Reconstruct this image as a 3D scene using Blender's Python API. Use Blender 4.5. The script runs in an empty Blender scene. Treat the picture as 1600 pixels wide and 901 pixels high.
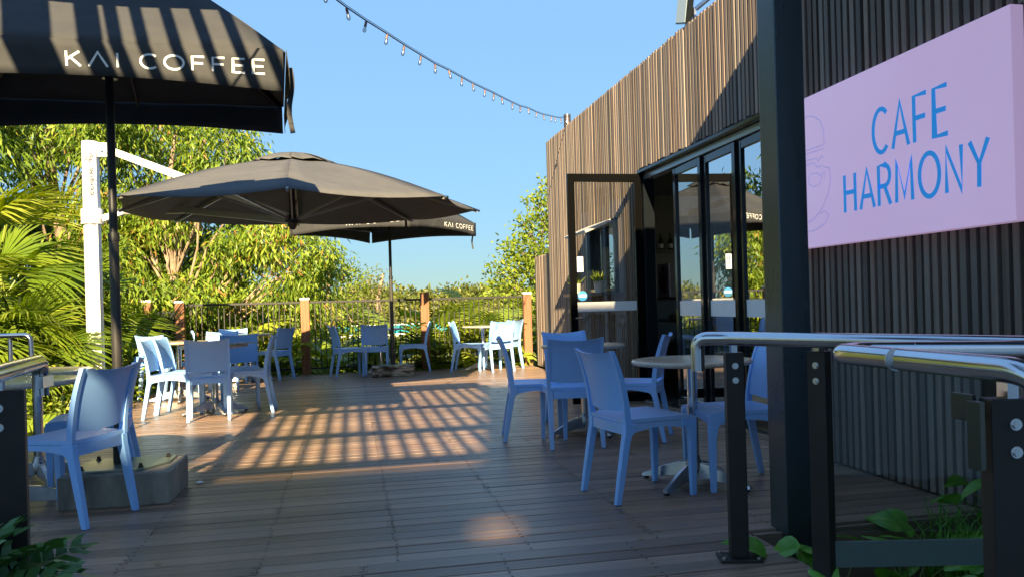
import bpy, bmesh, math, random
import numpy as np
from mathutils import Vector, Matrix, noise
R = math.radians
PI = math.pi
random.seed(7)
rng = np.random.default_rng(7)
scene = bpy.context.scene
col = scene.collection

# ------------------------------------------------------------------ camera, sky, sun, exposure
YAW = 11.49
cam_d = bpy.data.cameras.new('camera')
cam_d.sensor_width = 36.0
cam_d.lens = 1250 / 1600 * 36
cam_d.shift_y = 23.5 / 1600
cam_d.clip_start = 0.05
cam_d.clip_end = 4000
cam = bpy.data.objects.new('camera', cam_d)
col.objects.link(cam)
cam.matrix_world = (Matrix.Translation((0, 0, 1.09)) @ Matrix.Rotation(R(-YAW), 4, 'Z')
                    @ Matrix.Rotation(R(90), 4, 'X') @ Matrix.Rotation(R(-1.6), 4, 'Z'))
scene.camera = cam

SUN_EL, SUN_AZ = 25.0, 10.0          # light travels towards +Y and a little +X, falling
SKY_SAT, SKY_K = .95, .77
world = bpy.data.worlds.new('World')
scene.world = world
world.use_nodes = True
wn = world.node_tree
sky = wn.nodes.new('ShaderNodeTexSky')
sky.sky_type = 'NISHITA'
sky.sun_disc = False
sky.sun_elevation = R(SUN_EL)
sky.sun_rotation = R(180 + SUN_AZ)
sky.air_density = 0.7
sky.dust_density = 0.2
sky.ozone_density = 3.0
bg = wn.nodes['Background']
bg.inputs['Strength'].default_value = 0.15
# even clear evening sky: luminance range of the whole dome compressed, colour a little richer
bw = wn.nodes.new('ShaderNodeRGBToBW'); pw = wn.nodes.new('ShaderNodeMath'); pw.operation = 'POWER'; pw.inputs[1].default_value = -.80
hv = wn.nodes.new('ShaderNodeHueSaturation'); hv.inputs['Saturation'].default_value = SKY_SAT
sc_ = wn.nodes.new('ShaderNodeVectorMath'); sc_.operation = 'SCALE'
mu = wn.nodes.new('ShaderNodeMath'); mu.operation = 'MULTIPLY'; mu.inputs[1].default_value = SKY_K
wn.links.new(sky.outputs['Color'], bw.inputs[0]); wn.links.new(bw.outputs[0], pw.inputs[0]); wn.links.new(pw.outputs[0], mu.inputs[0])
wn.links.new(sky.outputs['Color'], hv.inputs['Color']); wn.links.new(hv.outputs[0], sc_.inputs[0]); wn.links.new(mu.outputs[0], sc_.inputs['Scale'])
tn = wn.nodes.new('ShaderNodeVectorMath'); tn.operation = 'MULTIPLY'; tn.inputs[1].default_value = (.87, 1.0, .94)
wn.links.new(sc_.outputs[0], tn.inputs[0]); wn.links.new(tn.outputs[0], bg.inputs['Color'])

sd = bpy.data.lights.new('sun', 'SUN')
sd.energy = 4.5
sd.angle = R(0.5)
sd.color = (1.0, 0.80, 0.47)
sun = bpy.data.objects.new('sun', sd)
col.objects.link(sun)
dirv = Vector((math.sin(R(SUN_AZ)) * math.cos(R(SUN_EL)), math.cos(R(SUN_AZ)) * math.cos(R(SUN_EL)), -math.sin(R(SUN_EL))))
sun.rotation_euler = dirv.to_track_quat('-Z', 'Y').to_euler()
sun.location = (-3, -20, 12)

scene.view_settings.view_transform = 'Standard'
scene.view_settings.look = 'None'
scene.view_settings.exposure = 2.05
scene.view_settings.gamma = 1.0
scene.cycles.max_bounces = 8
scene.cycles.transparent_max_bounces = 16

# ------------------------------------------------------------------ helpers
def tag(o, label=None, cat=None, group=None, kind=None):
    if label: o['label'] = label
    if cat: o['category'] = cat
    if group: o['group'] = group
    if kind: o['kind'] = kind
    return o

def empty(name, loc=(0, 0, 0), rz=0.0, parent=None):
    o = bpy.data.objects.new(name, None)
    o.empty_display_size = 0.2
    o.location = loc
    o.rotation_euler = (0, 0, rz)
    col.objects.link(o)
    if parent: o.parent = parent
    return o

class MB:
    """collects shapes in one vertex / face list"""
    def __init__(s):
        s.v = []; s.f = []
    def box(s, a, b, mat=None):
        x0, y0, z0 = a; x1, y1, z1 = b
        n = len(s.v)
        vs = [(x0, y0, z0), (x1, y0, z0), (x1, y1, z0), (x0, y1, z0), (x0, y0, z1), (x1, y0, z1), (x1, y1, z1), (x0, y1, z1)]
        if mat is not None: vs = [tuple(mat @ Vector(v)) for v in vs]
        s.v += vs
        s.f += [(n, n + 3, n + 2, n + 1), (n + 4, n + 5, n + 6, n + 7), (n, n + 1, n + 5, n + 4), (n + 1, n + 2, n + 6, n + 5), (n + 2, n + 3, n + 7, n + 6), (n + 3, n, n + 4, n + 7)]
        return s
    def bar(s, p, q, w, d, up=(0, 0, 1)):
        p = Vector(p); q = Vector(q); t = (q - p); L = t.length; t.normalize()
        u = Vector(up)
        if abs(t.dot(u)) > .98: u = Vector((0, 1, 0))
        x = t.cross(u).normalized(); y = x.cross(t).normalized()
        m = Matrix(((x.x, y.x, t.x, p.x), (x.y, y.y, t.y, p.y), (x.z, y.z, t.z, p.z), (0, 0, 0, 1)))
        return s.box((-w / 2, -d / 2, 0), (w / 2, d / 2, L), m)
    def tube(s, pts, rad, seg=12, caps=True):
        pts = [Vector(p) for p in pts]
        n = len(pts)
        if not hasattr(rad, '__len__'): rad = [rad] * n
        tang = []
        for i in range(n):
            a = pts[max(i - 1, 0)]; b = pts[min(i + 1, n - 1)]
            tang.append((b - a).normalized())
        u = Vector((0, 0, 1)) if abs(tang[0].z) < .9 else Vector((1, 0, 0))
        x = tang[0].cross(u).normalized()
        base = len(s.v)
        for i in range(n):
            t = tang[i]
            x = (x - t * x.dot(t)).normalized()
            y = t.cross(x)
            k = 1.0
            if 0 < i < n - 1:
                c = (pts[i] - pts[i - 1]).normalized().dot(t)
                k = 1 / max(c, .5)
            for j in range(seg):
                a = 2 * PI * j / seg
                s.v.append(tuple(pts[i] + (x * math.cos(a) + y * math.sin(a)) * rad[i] * (k if k < 1.5 else 1.2)))
        for i in range(n - 1):
            for j in range(seg):
                a = base + i * seg + j; b = base + i * seg + (j + 1) % seg
                s.f.append((a, b, b + seg, a + seg))
        if caps:
            s.f.append(tuple(base + j for j in range(seg))[::-1])
            s.f.append(tuple(base + (n - 1) * seg + j for j in range(seg)))
        return s
    def lathe(s, prof, c=(0, 0, 0), seg=20):
        base = len(s.v); n = len(prof)
        for (r, z) in prof:
            for j in range(seg):
                a = 2 * PI * j / seg
                s.v.append((c[0] + r * math.cos(a), c[1] + r * math.sin(a), c[2] + z))
        for i in range(n - 1):
            for j in range(seg):
                a = base + i * seg + j; b = base + i * seg + (j + 1) % seg
                s.f.append((a, b, b + seg, a + seg))
        s.f.append(tuple(base + j for j in range(seg))[::-1])
        s.f.append(tuple(base + (n - 1) * seg + j for j in range(seg)))
        return s
    def prism(s, poly, x0, x1, axis='x'):
        """poly in the two other axes, extruded along axis"""
        n = len(poly); b = len(s.v)
        for x in (x0, x1):
            for (p, q) in poly:
                s.v.append((x, p, q) if axis == 'x' else ((p, x, q) if axis == 'y' else (p, q, x)))
        s.f.append(tuple(range(b, b + n))); s.f.append(tuple(range(b + n, b + 2 * n))[::-1])
        for i in range(n):
            j = (i + 1) % n
            s.f.append((b + i, b + n + i, b + n + j, b + j))
        return s
    def grid(s, fn, nu, nv):
        b = len(s.v)
        for i in range(nu + 1):
            for j in range(nv + 1):
                s.v.append(tuple(fn(i / nu, j / nv)))
        for i in range(nu):
            for j in range(nv):
                a = b + i * (nv + 1) + j
                s.f.append((a, a + nv + 1, a + nv + 2, a + 1))
        return s
    def mesh(s, name, mat=None, smooth=False, fix=True, ang=35):
        me = bpy.data.meshes.new(name)
        me.from_pydata(s.v, [], s.f)
        if fix:
            bm = bmesh.new(); bm.from_mesh(me)
            bmesh.ops.recalc_face_normals(bm, faces=bm.faces)
            bm.to_mesh(me); bm.free()
        if mat: me.materials.append(mat)
        if smooth:
            me.polygons.foreach_set('use_smooth', [True] * len(me.polygons))
            me.set_sharp_from_angle(angle=R(ang))
        me.update()
        return me
    def build(s, name, mat=None, parent=None, smooth=False, loc=None, fix=True, bevel=0, ang=35, seg=2):
        o = bpy.data.objects.new(name, s.mesh(name, mat, smooth, fix, ang))
        col.objects.link(o)
        if parent: o.parent = parent
        if loc: o.location = loc
        if bevel:
            m = o.modifiers.new('bevel', 'BEVEL'); m.width = bevel; m.segments = seg; m.limit_method = 'ANGLE'; m.angle_limit = R(40)
        return o

def inst(name, me, parent=None, loc=(0, 0, 0), rot=(0, 0, 0), scale=(1, 1, 1)):
    o = bpy.data.objects.new(name, me)
    o.location = loc; o.rotation_euler = rot; o.scale = scale
    col.objects.link(o)
    if parent: o.parent = parent
    return o

def kids(o):
    return [c for c in bpy.data.objects if c.parent == o]

def copy_tree(o, parent=None, index={}):
    c = o.copy(); col.objects.link(c)
    if parent: c.parent = parent
    for ch in list(o.children): copy_tree(ch, c)
    return c

# ------------------------------------------------------------------ materials
def mat(name, base=(.5, .5, .5), rough=.5, metal=0., spec=.5):
    m = bpy.data.materials.new(name); m.use_nodes = True
    b = m.node_tree.nodes['Principled BSDF']
    b.inputs['Base Color'].default_value = (*base, 1)
    b.inputs['Roughness'].default_value = rough
    b.inputs['Metallic'].default_value = metal
    b.inputs['Specular IOR Level'].default_value = spec
    return m

def N(m, t, **kw):
    n = m.node_tree.nodes.new(t)
    for k, v in kw.items():
        if k in n.inputs.keys(): n.inputs[k].default_value = v
        else: setattr(n, k, v)
    return n
def L(m, a, b): m.node_tree.links.new(a, b)
def P(m): return m.node_tree.nodes['Principled BSDF']

def ramp(m, stops):
    r = N(m, 'ShaderNodeValToRGB')
    e = r.color_ramp.elements
    while len(e) < len(stops): e.new(.5)
    for i, (p, c) in enumerate(stops):
        e[i].position = p; e[i].color = (*c, 1)
    return r

def mottle(m, c0, c1, scale=6, rough=None, bump=0., detail=6, stretch=(1, 1, 1), coords='Object', lo=.3, hi=.7):
    tc = N(m, 'ShaderNodeTexCoord'); mp = N(m, 'ShaderNodeMapping'); mp.inputs['Scale'].default_value = stretch
    L(m, tc.outputs[coords], mp.inputs['Vector'])
    nz = N(m, 'ShaderNodeTexNoise', Scale=scale, Detail=detail, Roughness=.6)
    L(m, mp.outputs[0], nz.inputs['Vector'])
    r = ramp(m, [(lo, c0), (hi, c1)])
    L(m, nz.outputs['Fac'], r.inputs[0]); L(m, r.outputs[0], P(m).inputs['Base Color'])
    if rough:
        rr = N(m, 'ShaderNodeMapRange'); rr.inputs[3].default_value = rough[0]; rr.inputs[4].default_value = rough[1]
        L(m, nz.outputs['Fac'], rr.inputs[0]); L(m, rr.outputs[0], P(m).inputs['Roughness'])
    if bump:
        bp = N(m, 'ShaderNodeBump', Strength=bump, Distance=.01)
        L(m, nz.outputs['Fac'], bp.inputs['Height']); L(m, bp.outputs[0], P(m).inputs['Normal'])
    return m

def wood(name, cols, grain=(1, 1, 1), scale=30, rough=(.45, .7), bump=.25, per=(.72, 1.2), grey=None, greyamt=.5, spec=.5):
    """sawn wood: stretched grain noise, every board a tone of its own from its Object Info random"""
    m = mat(name, rough=.6, spec=spec)
    tc = N(m, 'ShaderNodeTexCoord'); oi = N(m, 'ShaderNodeObjectInfo')
    ad = N(m, 'ShaderNodeVectorMath', operation='MULTIPLY_ADD')
    cb = N(m, 'ShaderNodeCombineXYZ')
    ml = N(m, 'ShaderNodeMath', operation='MULTIPLY'); ml.inputs[1].default_value = 57.
    L(m, oi.outputs['Random'], ml.inputs[0])
    for i in range(3): L(m, ml.outputs[0], cb.inputs[i])
    L(m, tc.outputs['Object'], ad.inputs[0]); ad.inputs[1].default_value = grain; L(m, cb.outputs[0], ad.inputs[2])
    n1 = N(m, 'ShaderNodeTexNoise', Scale=scale, Detail=7, Roughness=.65, Distortion=.4)
    L(m, ad.outputs[0], n1.inputs['Vector'])
    r = ramp(m, [(.25, cols[0]), (.5, cols[1]), (.75, cols[2])])
    L(m, n1.outputs['Fac'], r.inputs[0])
    hs = N(m, 'ShaderNodeHueSaturation')
    v = N(m, 'ShaderNodeMapRange'); v.inputs[3].default_value = per[0]; v.inputs[4].default_value = per[1]
    L(m, oi.outputs['Random'], v.inputs[0]); L(m, v.outputs[0], hs.inputs['Value'])
    src = r.outputs[0]
    if grey:
        n2 = N(m, 'ShaderNodeTexNoise', Scale=1.4, Detail=5, Roughness=.6)
        L(m, ad.outputs[0], n2.inputs['Vector'])
        mm = N(m, 'ShaderNodeMath', operation='MULTIPLY_ADD')
        # random weathering per board plus patches
        fr = N(m, 'ShaderNodeMath', operation='FRACT'); L(m, ml.outputs[0], fr.inputs[0])
        L(m, fr.outputs[0], mm.inputs[0]); mm.inputs[1].default_value = .55; L(m, n2.outputs['Fac'], mm.inputs[2])
        mr = N(m, 'ShaderNodeMapRange'); mr.inputs[1].default_value = .45; mr.inputs[2].default_value = 1.0
        mr.inputs[4].default_value = greyamt; L(m, mm.outputs[0], mr.inputs[0])
        mx = N(m, 'ShaderNodeMix', data_type='RGBA'); mx.inputs[7].default_value = (*grey, 1)
        L(m, mr.outputs[0], mx.inputs[0]); L(m, src, mx.inputs[6]); src = mx.outputs[2]
    L(m, src, hs.inputs['Color']); L(m, hs.outputs[0], P(m).inputs['Base Color'])
    rr = N(m, 'ShaderNodeMapRange'); rr.inputs[3].default_value = rough[0]; rr.inputs[4].default_value = rough[1]
    L(m, n1.outputs['Fac'], rr.inputs[0]); L(m, rr.outputs[0], P(m).inputs['Roughness'])
    bp = N(m, 'ShaderNodeBump', Strength=bump, Distance=.004)
    L(m, n1.outputs['Fac'], bp.inputs['Height']); L(m, bp.outputs[0], P(m).inputs['Normal'])
    return m

M = {}
M['deck'] = wood('deck timber', [(.095, .055, .037), (.24, .145, .095), (.46, .30, .20)], grain=(.05, 2.2, 1), scale=24,
                 rough=(.24, .52), bump=.6, per=(.66, 1.28), grey=(.27, .20, .155), greyamt=.5, spec=.6)
P(M['deck']).inputs['IOR'].default_value = 1.5
M['batten'] = wood('weathered cladding timber', [(.10, .066, .050), (.22, .157, .122), (.37, .28, .22)], grain=(2, 2, .05), scale=22,
                   rough=(.6, .85), bump=.3, per=(.62, 1.28), grey=(.21, .185, .165), greyamt=.75, spec=.3)
M['post_wood'] = wood('oiled hardwood', [(.17, .065, .03), (.28, .12, .06), (.36, .17, .085)], grain=(2, 2, .06), scale=20, rough=(.5, .7), bump=.2, per=(.9, 1.1), spec=.3)
M['tabletop'] = wood('pale timber laminate', [(.30, .22, .15), (.48, .38, .27), (.60, .50, .38)], grain=(1, .12, 1), scale=16, rough=(.16, .28), bump=.02, per=(.9, 1.1))
M['screw'] = mat('dark screw heads', (.02, .018, .016), .6)
M['blue'] = mat('light blue resin', (.15, .33, .77), .42)
mottle(M['blue'], (.25, .50, .93), (.28, .53, .96), scale=3, rough=(.36, .5))
def scuffed(m):
    nt = m.node_tree; src = P(m).inputs['Base Color'].links[0].from_socket
    oi = N(m, 'ShaderNodeObjectInfo'); tc = N(m, 'ShaderNodeTexCoord')
    hs = N(m, 'ShaderNodeHueSaturation'); a = N(m, 'ShaderNodeMapRange'); a.inputs[3].default_value = .90; a.inputs[4].default_value = 1.05
    b = N(m, 'ShaderNodeMapRange'); b.inputs[3].default_value = .86; b.inputs[4].default_value = 1.04
    L(m, oi.outputs['Random'], a.inputs[0]); L(m, a.outputs[0], hs.inputs['Value']); L(m, oi.outputs['Random'], b.inputs[0]); L(m, b.outputs[0], hs.inputs['Saturation'])
    L(m, src, hs.inputs['Color'])
    n1 = N(m, 'ShaderNodeTexNoise', Scale=38., Detail=9, Roughness=.75); n2 = N(m, 'ShaderNodeTexNoise', Scale=4., Detail=4)
    L(m, tc.outputs['Object'], n1.inputs['Vector']); L(m, tc.outputs['Object'], n2.inputs['Vector'])
    mu_ = N(m, 'ShaderNodeMath', operation='MULTIPLY'); L(m, n1.outputs['Fac'], mu_.inputs[0]); L(m, n2.outputs['Fac'], mu_.inputs[1])
    r = N(m, 'ShaderNodeMapRange'); r.inputs[1].default_value = .30; r.inputs[2].default_value = .42; r.inputs[4].default_value = .30
    L(m, mu_.outputs[0], r.inputs[0])
    mx = N(m, 'ShaderNodeMix', data_type='RGBA'); mx.inputs[7].default_value = (.30, .33, .38, 1)
    L(m, r.outputs[0], mx.inputs[0]); L(m, hs.outputs[0], mx.inputs[6]); L(m, mx.outputs[2], P(m).inputs['Base Color'])
scuffed(M['blue'])
M['steel'] = mat('polished stainless steel', (.62, .62, .64), .16, 1.)
mottle(M['steel'], (.58, .58, .6), (.68, .68, .70), scale=5, rough=(.10, .24))
M['alu'] = mat('cast aluminium', (.7, .7, .72), .25, 1.)
mottle(M['alu'], (.38, .38, .40), (.5, .5, .52), scale=9, rough=(.2, .38))
M['bolt'] = mat('zinc bolt', (.7, .7, .7), .3, 1.)
M['black'] = mat('black powder coat', (.012, .012, .014), .38)
mottle(M['black'], (.010, .010, .012), (.018, .018, .02), scale=12, rough=(.3, .5))
M['steelpaint'] = mat('dark grey painted steel', (.08, .10, .12), .3, .7, .5)
mottle(M['steelpaint'], (.07, .09, .11), (.09, .11, .13), scale=4, rough=(.22, .34), stretch=(1, 1, .2))
M['railpost'] = mat('bronze black powder coat', (.016, .012, .010), .45)
mottle(M['railpost'], (.012, .009, .008), (.022, .017, .014), scale=8, rough=(.38, .55))
M['frame'] = mat('charcoal aluminium frame', (.008, .010, .012), .11, 0., .5)
M['rubber'] = mat('black rubber', (.01, .01, .01), .8)
M['white'] = mat('white powder coat', (.82, .80, .78), .35)
mottle(M['white'], (.78, .76, .74), (.85, .83, .81), scale=3, rough=(.3, .42), stretch=(1, 1, .2))
M['print'] = mat('white print', (.85, .83, .80), .6)
M['greyprint'] = mat('grey print', (.07, .065, .065), .6)
def fabric(name, c0, c1):
    m = mat(name, c0, .85, spec=.2)
    mottle(m, c0, c1, scale=2.2, detail=8)
    tc = N(m, 'ShaderNodeTexCoord')
    w = N(m, 'ShaderNodeTexWave', Scale=260.); w.inputs['Distortion'].default_value = .3
    n2 = N(m, 'ShaderNodeTexNoise', Scale=3.5, Detail=3)
    L(m, tc.outputs['Object'], w.inputs['Vector']); L(m, tc.outputs['Object'], n2.inputs['Vector'])
    b1 = N(m, 'ShaderNodeBump', Strength=.12, Distance=.001); L(m, w.outputs['Fac'], b1.inputs['Height'])
    b2 = N(m, 'ShaderNodeBump', Strength=.6, Distance=.05); L(m, n2.outputs['Fac'], b2.inputs['Height']); L(m, b1.outputs[0], b2.inputs['Normal'])
    L(m, b2.outputs[0], P(m).inputs['Normal'])
    return m
M['black_fabric'] = fabric('black umbrella canvas', (.044, .044, .046), (.060, .060, .062))
M['grey_fabric'] = fabric('charcoal umbrella canvas', (.088, .086, .088), (.108, .105, .106))
M['concrete'] = mat('cast concrete', (.2, .19, .17), .85)
mottle(M['concrete'], (.09, .08, .07), (.36, .33, .27), scale=5, bump=.4, stretch=(1.5, 1.5, .5), lo=.25, hi=.75)
M['galv'] = mat('galvanised plate', (.35, .40, .32), .35, .8)
mottle(M['galv'], (.28, .33, .27), (.45, .50, .40), scale=7, rough=(.25, .5))
M['wallblack'] = mat('black sarking', (.012, .011, .011), .9)
M['soil'] = mat('garden soil', (.05, .035, .02), .95)
mottle(M['soil'], (.02, .015, .01), (.07, .05, .03), scale=14, bump=.8)
M['grass'] = mat('rough grass', (.08, .1, .02), .9)
mottle(M['grass'], (.05, .07, .015), (.16, .17, .045), scale=.35, bump=.6, detail=10)
M['pool'] = mat('turquoise pool water', (.05, .42, .42), .5, 0., .1)
mottle(M['pool'], (.02, .40, .40), (.04, .5, .47), scale=.5, bump=.05)
M['darkfloor'] = mat('cafe floor', (.06, .055, .05), .4)
M['plaster'] = mat('cafe interior wall', (.25, .22, .20), .8)
M['ceiling'] = mat('roof sheet', (.05, .05, .05), .8)

def glass(name, tint, refl, rough=0.):
    m = bpy.data.materials.new(name); m.use_nodes = True
    nt = m.node_tree; nt.nodes.clear()
    out = nt.nodes.new('ShaderNodeOutputMaterial')
    tr = nt.nodes.new('ShaderNodeBsdfTransparent'); tr.inputs[0].default_value = (*tint, 1)
    gl = nt.nodes.new('ShaderNodeBsdfGlossy'); gl.inputs['Roughness'].default_value = rough; gl.inputs[0].default_value = (.95, .97, 1, 1)
    fr = nt.nodes.new('ShaderNodeFresnel'); fr.inputs[0].default_value = 1.5
    mr = nt.nodes.new('ShaderNodeMapRange'); mr.inputs[1].default_value = .0; mr.inputs[2].default_value = .6
    mr.inputs[3].default_value = refl; mr.inputs[4].default_value = 1. if refl > .1 else .35
    mx = nt.nodes.new('ShaderNodeMixShader')
    nt.links.new(fr.outputs[0], mr.inputs[0]); nt.links.new(mr.outputs[0], mx.inputs[0])
    nt.links.new(tr.outputs[0], mx.inputs[1]); nt.links.new(gl.outputs[0], mx.inputs[2]); nt.links.new(mx.outputs[0], out.inputs[0])
    return m
M['glass'] = glass('solar reflective glass', (.30, .32, .32), .62)
M['clear'] = glass('clear toughened glass', (.84, .88, .86), .0)
M['leafglass'] = glass('tinted door glass', (.86, .86, .84), .04)
M['winglass'] = glass('reflective servery glass', (.2, .2, .2), .6)
M['bulb'] = glass('clear bulb glass', (.92, .92, .92), .12)
M['toe'] = mat('green tinted toe glass', (.11, .15, .14), .15)

def leafmat(name, c0, c1, c2, trans=.35, rough=.45, c3=None):
    m = mat(name, c1, rough, spec=.35)
    at = N(m, 'ShaderNodeAttribute'); at.attribute_name = 'tone'
    r = ramp(m, [(0., c0), (.5, c1), (.93, c2), (1., c3)] if c3 else [(0., c0), (.5, c1), (1., c2)])
    L(m, at.outputs['Fac'], r.inputs[0]); L(m, r.outputs[0], P(m).inputs['Base Color'])
    tl = N(m, 'ShaderNodeBsdfTranslucent'); hs = N(m, 'ShaderNodeHueSaturation', Saturation=1.15, Value=1.2)
    L(m, r.outputs[0], hs.inputs['Color']); L(m, hs.outputs[0], tl.inputs[0])
    mx = N(m, 'ShaderNodeMixShader'); mx.inputs[0].default_value = trans
    out = [n for n in m.node_tree.nodes if n.type == 'OUTPUT_MATERIAL'][0]
    L(m, P(m).outputs[0], mx.inputs[1]); L(m, tl.outputs[0], mx.inputs[2]); L(m, mx.outputs[0], out.inputs[0])
    return m
M['leaf_tree'] = leafmat('wattle leaves', (.045, .09, .014), (.17, .27, .03), (.36, .42, .05), c3=(.42, .20, .06))
M['leaf_dark'] = leafmat('dark tree leaves', (.04, .07, .012), (.11, .16, .02), (.24, .28, .04))
M['leaf_right'] = leafmat('fresh green leaves', (.07, .12, .012), (.17, .24, .02), (.30, .35, .04))
M['leaf_scrub'] = leafmat('mangrove leaves', (.08, .10, .02), (.17, .19, .035), (.27, .26, .06))
M['leaf_palm'] = leafmat('palm leaf', (.06, .12, .015), (.16, .24, .02), (.34, .36, .04), rough=.35)
M['leaf_big'] = leafmat('broad split leaf', (.10, .17, .02), (.25, .33, .03), (.46, .46, .07), rough=.35)
M['leaf_philo'] = leafmat('dark lobed leaf', (.03, .08, .022), (.075, .17, .04), (.15, .27, .06), trans=.15, rough=.35)
M['leaf_pothos'] = leafmat('variegated pothos leaf', (.09, .27, .03), (.17, .42, .05), (.50, .65, .22), trans=.2, rough=.3)
M['bark'] = mat('pale bark', (.3, .22, .15), .9)
mottle(M['bark'], (.14, .095, .06), (.42, .31, .22), scale=6, bump=.6, stretch=(2, 2, .4))

# ------------------------------------------------------------------ fast leaf meshes
def quads(name, V, mtl, tone, parent=None, sides=4):
    """V (n,4,3) leaf quads -> one mesh object, tone (n,) as a point attribute"""
    n = V.shape[0]
    me = bpy.data.meshes.new(name)
    me.vertices.add(n * 4); me.vertices.foreach_set('co', V.reshape(-1).astype(np.float32))
    me.loops.add(n * 4); me.loops.foreach_set('vertex_index', np.arange(n * 4, dtype=np.int32))
    me.polygons.add(n); me.polygons.foreach_set('loop_start', np.arange(0, n * 4, 4, dtype=np.int32))
    at = me.attributes.new('tone', 'FLOAT', 'POINT')
    at.data.foreach_set('value', np.repeat(tone, 4).astype(np.float32))
    me.materials.append(mtl); me.update(calc_edges=True)
    o = bpy.data.objects.new(name, me); col.objects.link(o)
    if parent: o.parent = parent
    return o

def leaf_quads(pos, d, length, width):
    """diamond leaves with base at pos, pointing along d"""
    n = len(pos)
    d = d / np.linalg.norm(d, axis=1, keepdims=True)
    r = rng.normal(size=(n, 3)); s = np.cross(d, r); s /= np.linalg.norm(s, axis=1, keepdims=True)
    nr = np.cross(s, d)
    Ln = (length * rng.uniform(.7, 1.25, n))[:, None]; W = (width * rng.uniform(.75, 1.2, n))[:, None]
    mid = pos + d * Ln * .45 + nr * Ln * .06
    return np.stack([pos, mid + s * W * .5, pos + d * Ln, mid - s * W * .5], axis=1)

def crown(clumps, nb, per, leaf, mode, mtl, parent, name='crown', spread=.14, tone0=.5):
    """clumps (x,y,z,r): sprays of leaves scattered near each clump's shell and through it"""
    P0 = []; D0 = []; T0 = []
    for (x, y, z, r) in clumps:
        k = max(3, int(nb * r * r))
        u = rng.normal(size=(k, 3)); u /= np.linalg.norm(u, axis=1, keepdims=True)
        rad = r * rng.uniform(.25, 1.0, k) ** .55
        c = np.array([x, y, z]) + u * rad[:, None] * np.array([1, 1, .78])
        c = np.repeat(c, per, axis=0); uu = np.repeat(u, per, axis=0)
        m = len(c)
        tb = np.repeat(rng.uniform(-.28, .28, k), per)
        ct = rng.uniform(-.12, .12)
        if mode == 'droop':
            dd = rng.normal(size=(m, 3)) * [.5, .5, .25] + [0, 0, -.9] + uu * .35
        else:
            dd = rng.normal(size=(m, 3)) * .8 + uu * .5 + [0, 0, .15]
        pp = c + rng.normal(size=(m, 3)) * spread
        P0.append(pp); D0.append(dd); T0.append(np.clip(tone0 + tb + ct + rng.uniform(-.3, .3, m), 0, 1))
    P0 = np.concatenate(P0); D0 = np.concatenate(D0); T0 = np.concatenate(T0)
    return quads(name, leaf_quads(P0, D0, leaf[0], leaf[1]), mtl, T0, parent)

def limbs(base, clumps, parent, r0=.14, h=None, name='trunk', lean=(0, 0), mtl=None, seg=8, every=1):
    mb = MB()
    bx, by, bz = base
    top = h
    n = 8
    tr = []
    for i in range(n + 1):
        t = i / n
        tr.append((bx + lean[0] * t + .12 * math.sin(t * 7 + bx), by + lean[1] * t + .1 * math.sin(t * 5 + by), bz + (top - bz) * t))
    mb.tube(tr, [r0 * (1 - .72 * i / n) for i in range(n + 1)], seg)
    for (x, y, z, r) in clumps[::every]:
        zz = min(max(bz + (z - bz) * .55, bz + .5), top)
        k = (zz - bz) / (top - bz); i = min(int(k * n), n)
        p0 = Vector(tr[i]); p3 = Vector((x, y, z))
        p1 = p0.lerp(p3, .4) + Vector((random.uniform(-.15, .15), random.uniform(-.15, .15), .15))
        p2 = p0.lerp(p3, .75) + Vector((random.uniform(-.15, .15), random.uniform(-.15, .15), .1))
        ra = r0 * (1 - .72 * k) * .38
        mb.tube([p0, p1, p2, p3], [ra, ra * .7, ra * .45, ra * .15], 6)
        for q in range(3):
            e = p3 + Vector((random.uniform(-1, 1), random.uniform(-1, 1), random.uniform(-.4, .8))) * r * .7
            mb.tube([p2, p2.lerp(e, .6) + Vector((0, 0, .08)), e], [ra * .35, ra * .25, ra * .08], 5)
    return mb.build(name, mtl or M['bark'], parent, smooth=True, fix=False)

# ------------------------------------------------------------------ the ground and far setting
def sheet(name, x0, y0, x1, y1, z, m, kind='structure', nu=1, nv=1, amp=0.):
    mb = MB()
    mb.grid(lambda a, b: (x0 + (x1 - x0) * a, y0 + (y1 - y0) * b, z + amp * noise.noise(Vector((a * nu * .35, b * nv * .35, 3)))), nu, nv)
    o = mb.build(name, m, smooth=nu > 1); tag(o, kind=kind); return o
sheet('ground', -1500, -1500, 1500, 1500, -1.0, M['grass'])
o = sheet('grass_bank', -14, 14.2, 22, 46, -.86, M['grass'], nu=60, nv=60, amp=.22)
M['bounce_paving'] = mat('pale concrete paving', (.5, .48, .45), .8)
mottle(M['bounce_paving'], (.42, .40, .37), (.56, .54, .50), scale=2)
sheet('bounce_ground', -30, -16, 14, -.6, -.55, M['bounce_paving'])  # unseen pale ground added to bounce light onto the shaded deck
sheet('garden_bed', -12, -.5, -2.79, 15, -.16, M['soil'], nu=40, nv=60, amp=.06)
sheet('garden_bed', 1.80, -.5, 3.4, 3.50, -.30, M['soil'], nu=20, nv=40, amp=.05)
sheet('garden_bed', -4.5, -.5, -1.75, 3.40, -.25, M['soil'], nu=20, nv=30, amp=.05)
pool = empty('swimming_pool', (0, 74, -.93)); tag(pool, 'turquoise open air pool glimpsed behind the fence between the shrubs', 'pool')
MB().box((-15, -16, 0), (26, 16, .03)).build('pool_water', M['pool'], pool)
MB().box((-15.6, -16.6, -.05), (-15.003, 16.6, .14)).box((26.003, -16.6, -.05), (26.6, 16.6, .14)).box((-15, 16.003, -.05), (26, 16.6, .14)).box((-15, -16.6, -.05), (26, -16.003, .14)).build('pool_rim', M['white'], pool, bevel=.02)

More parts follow.
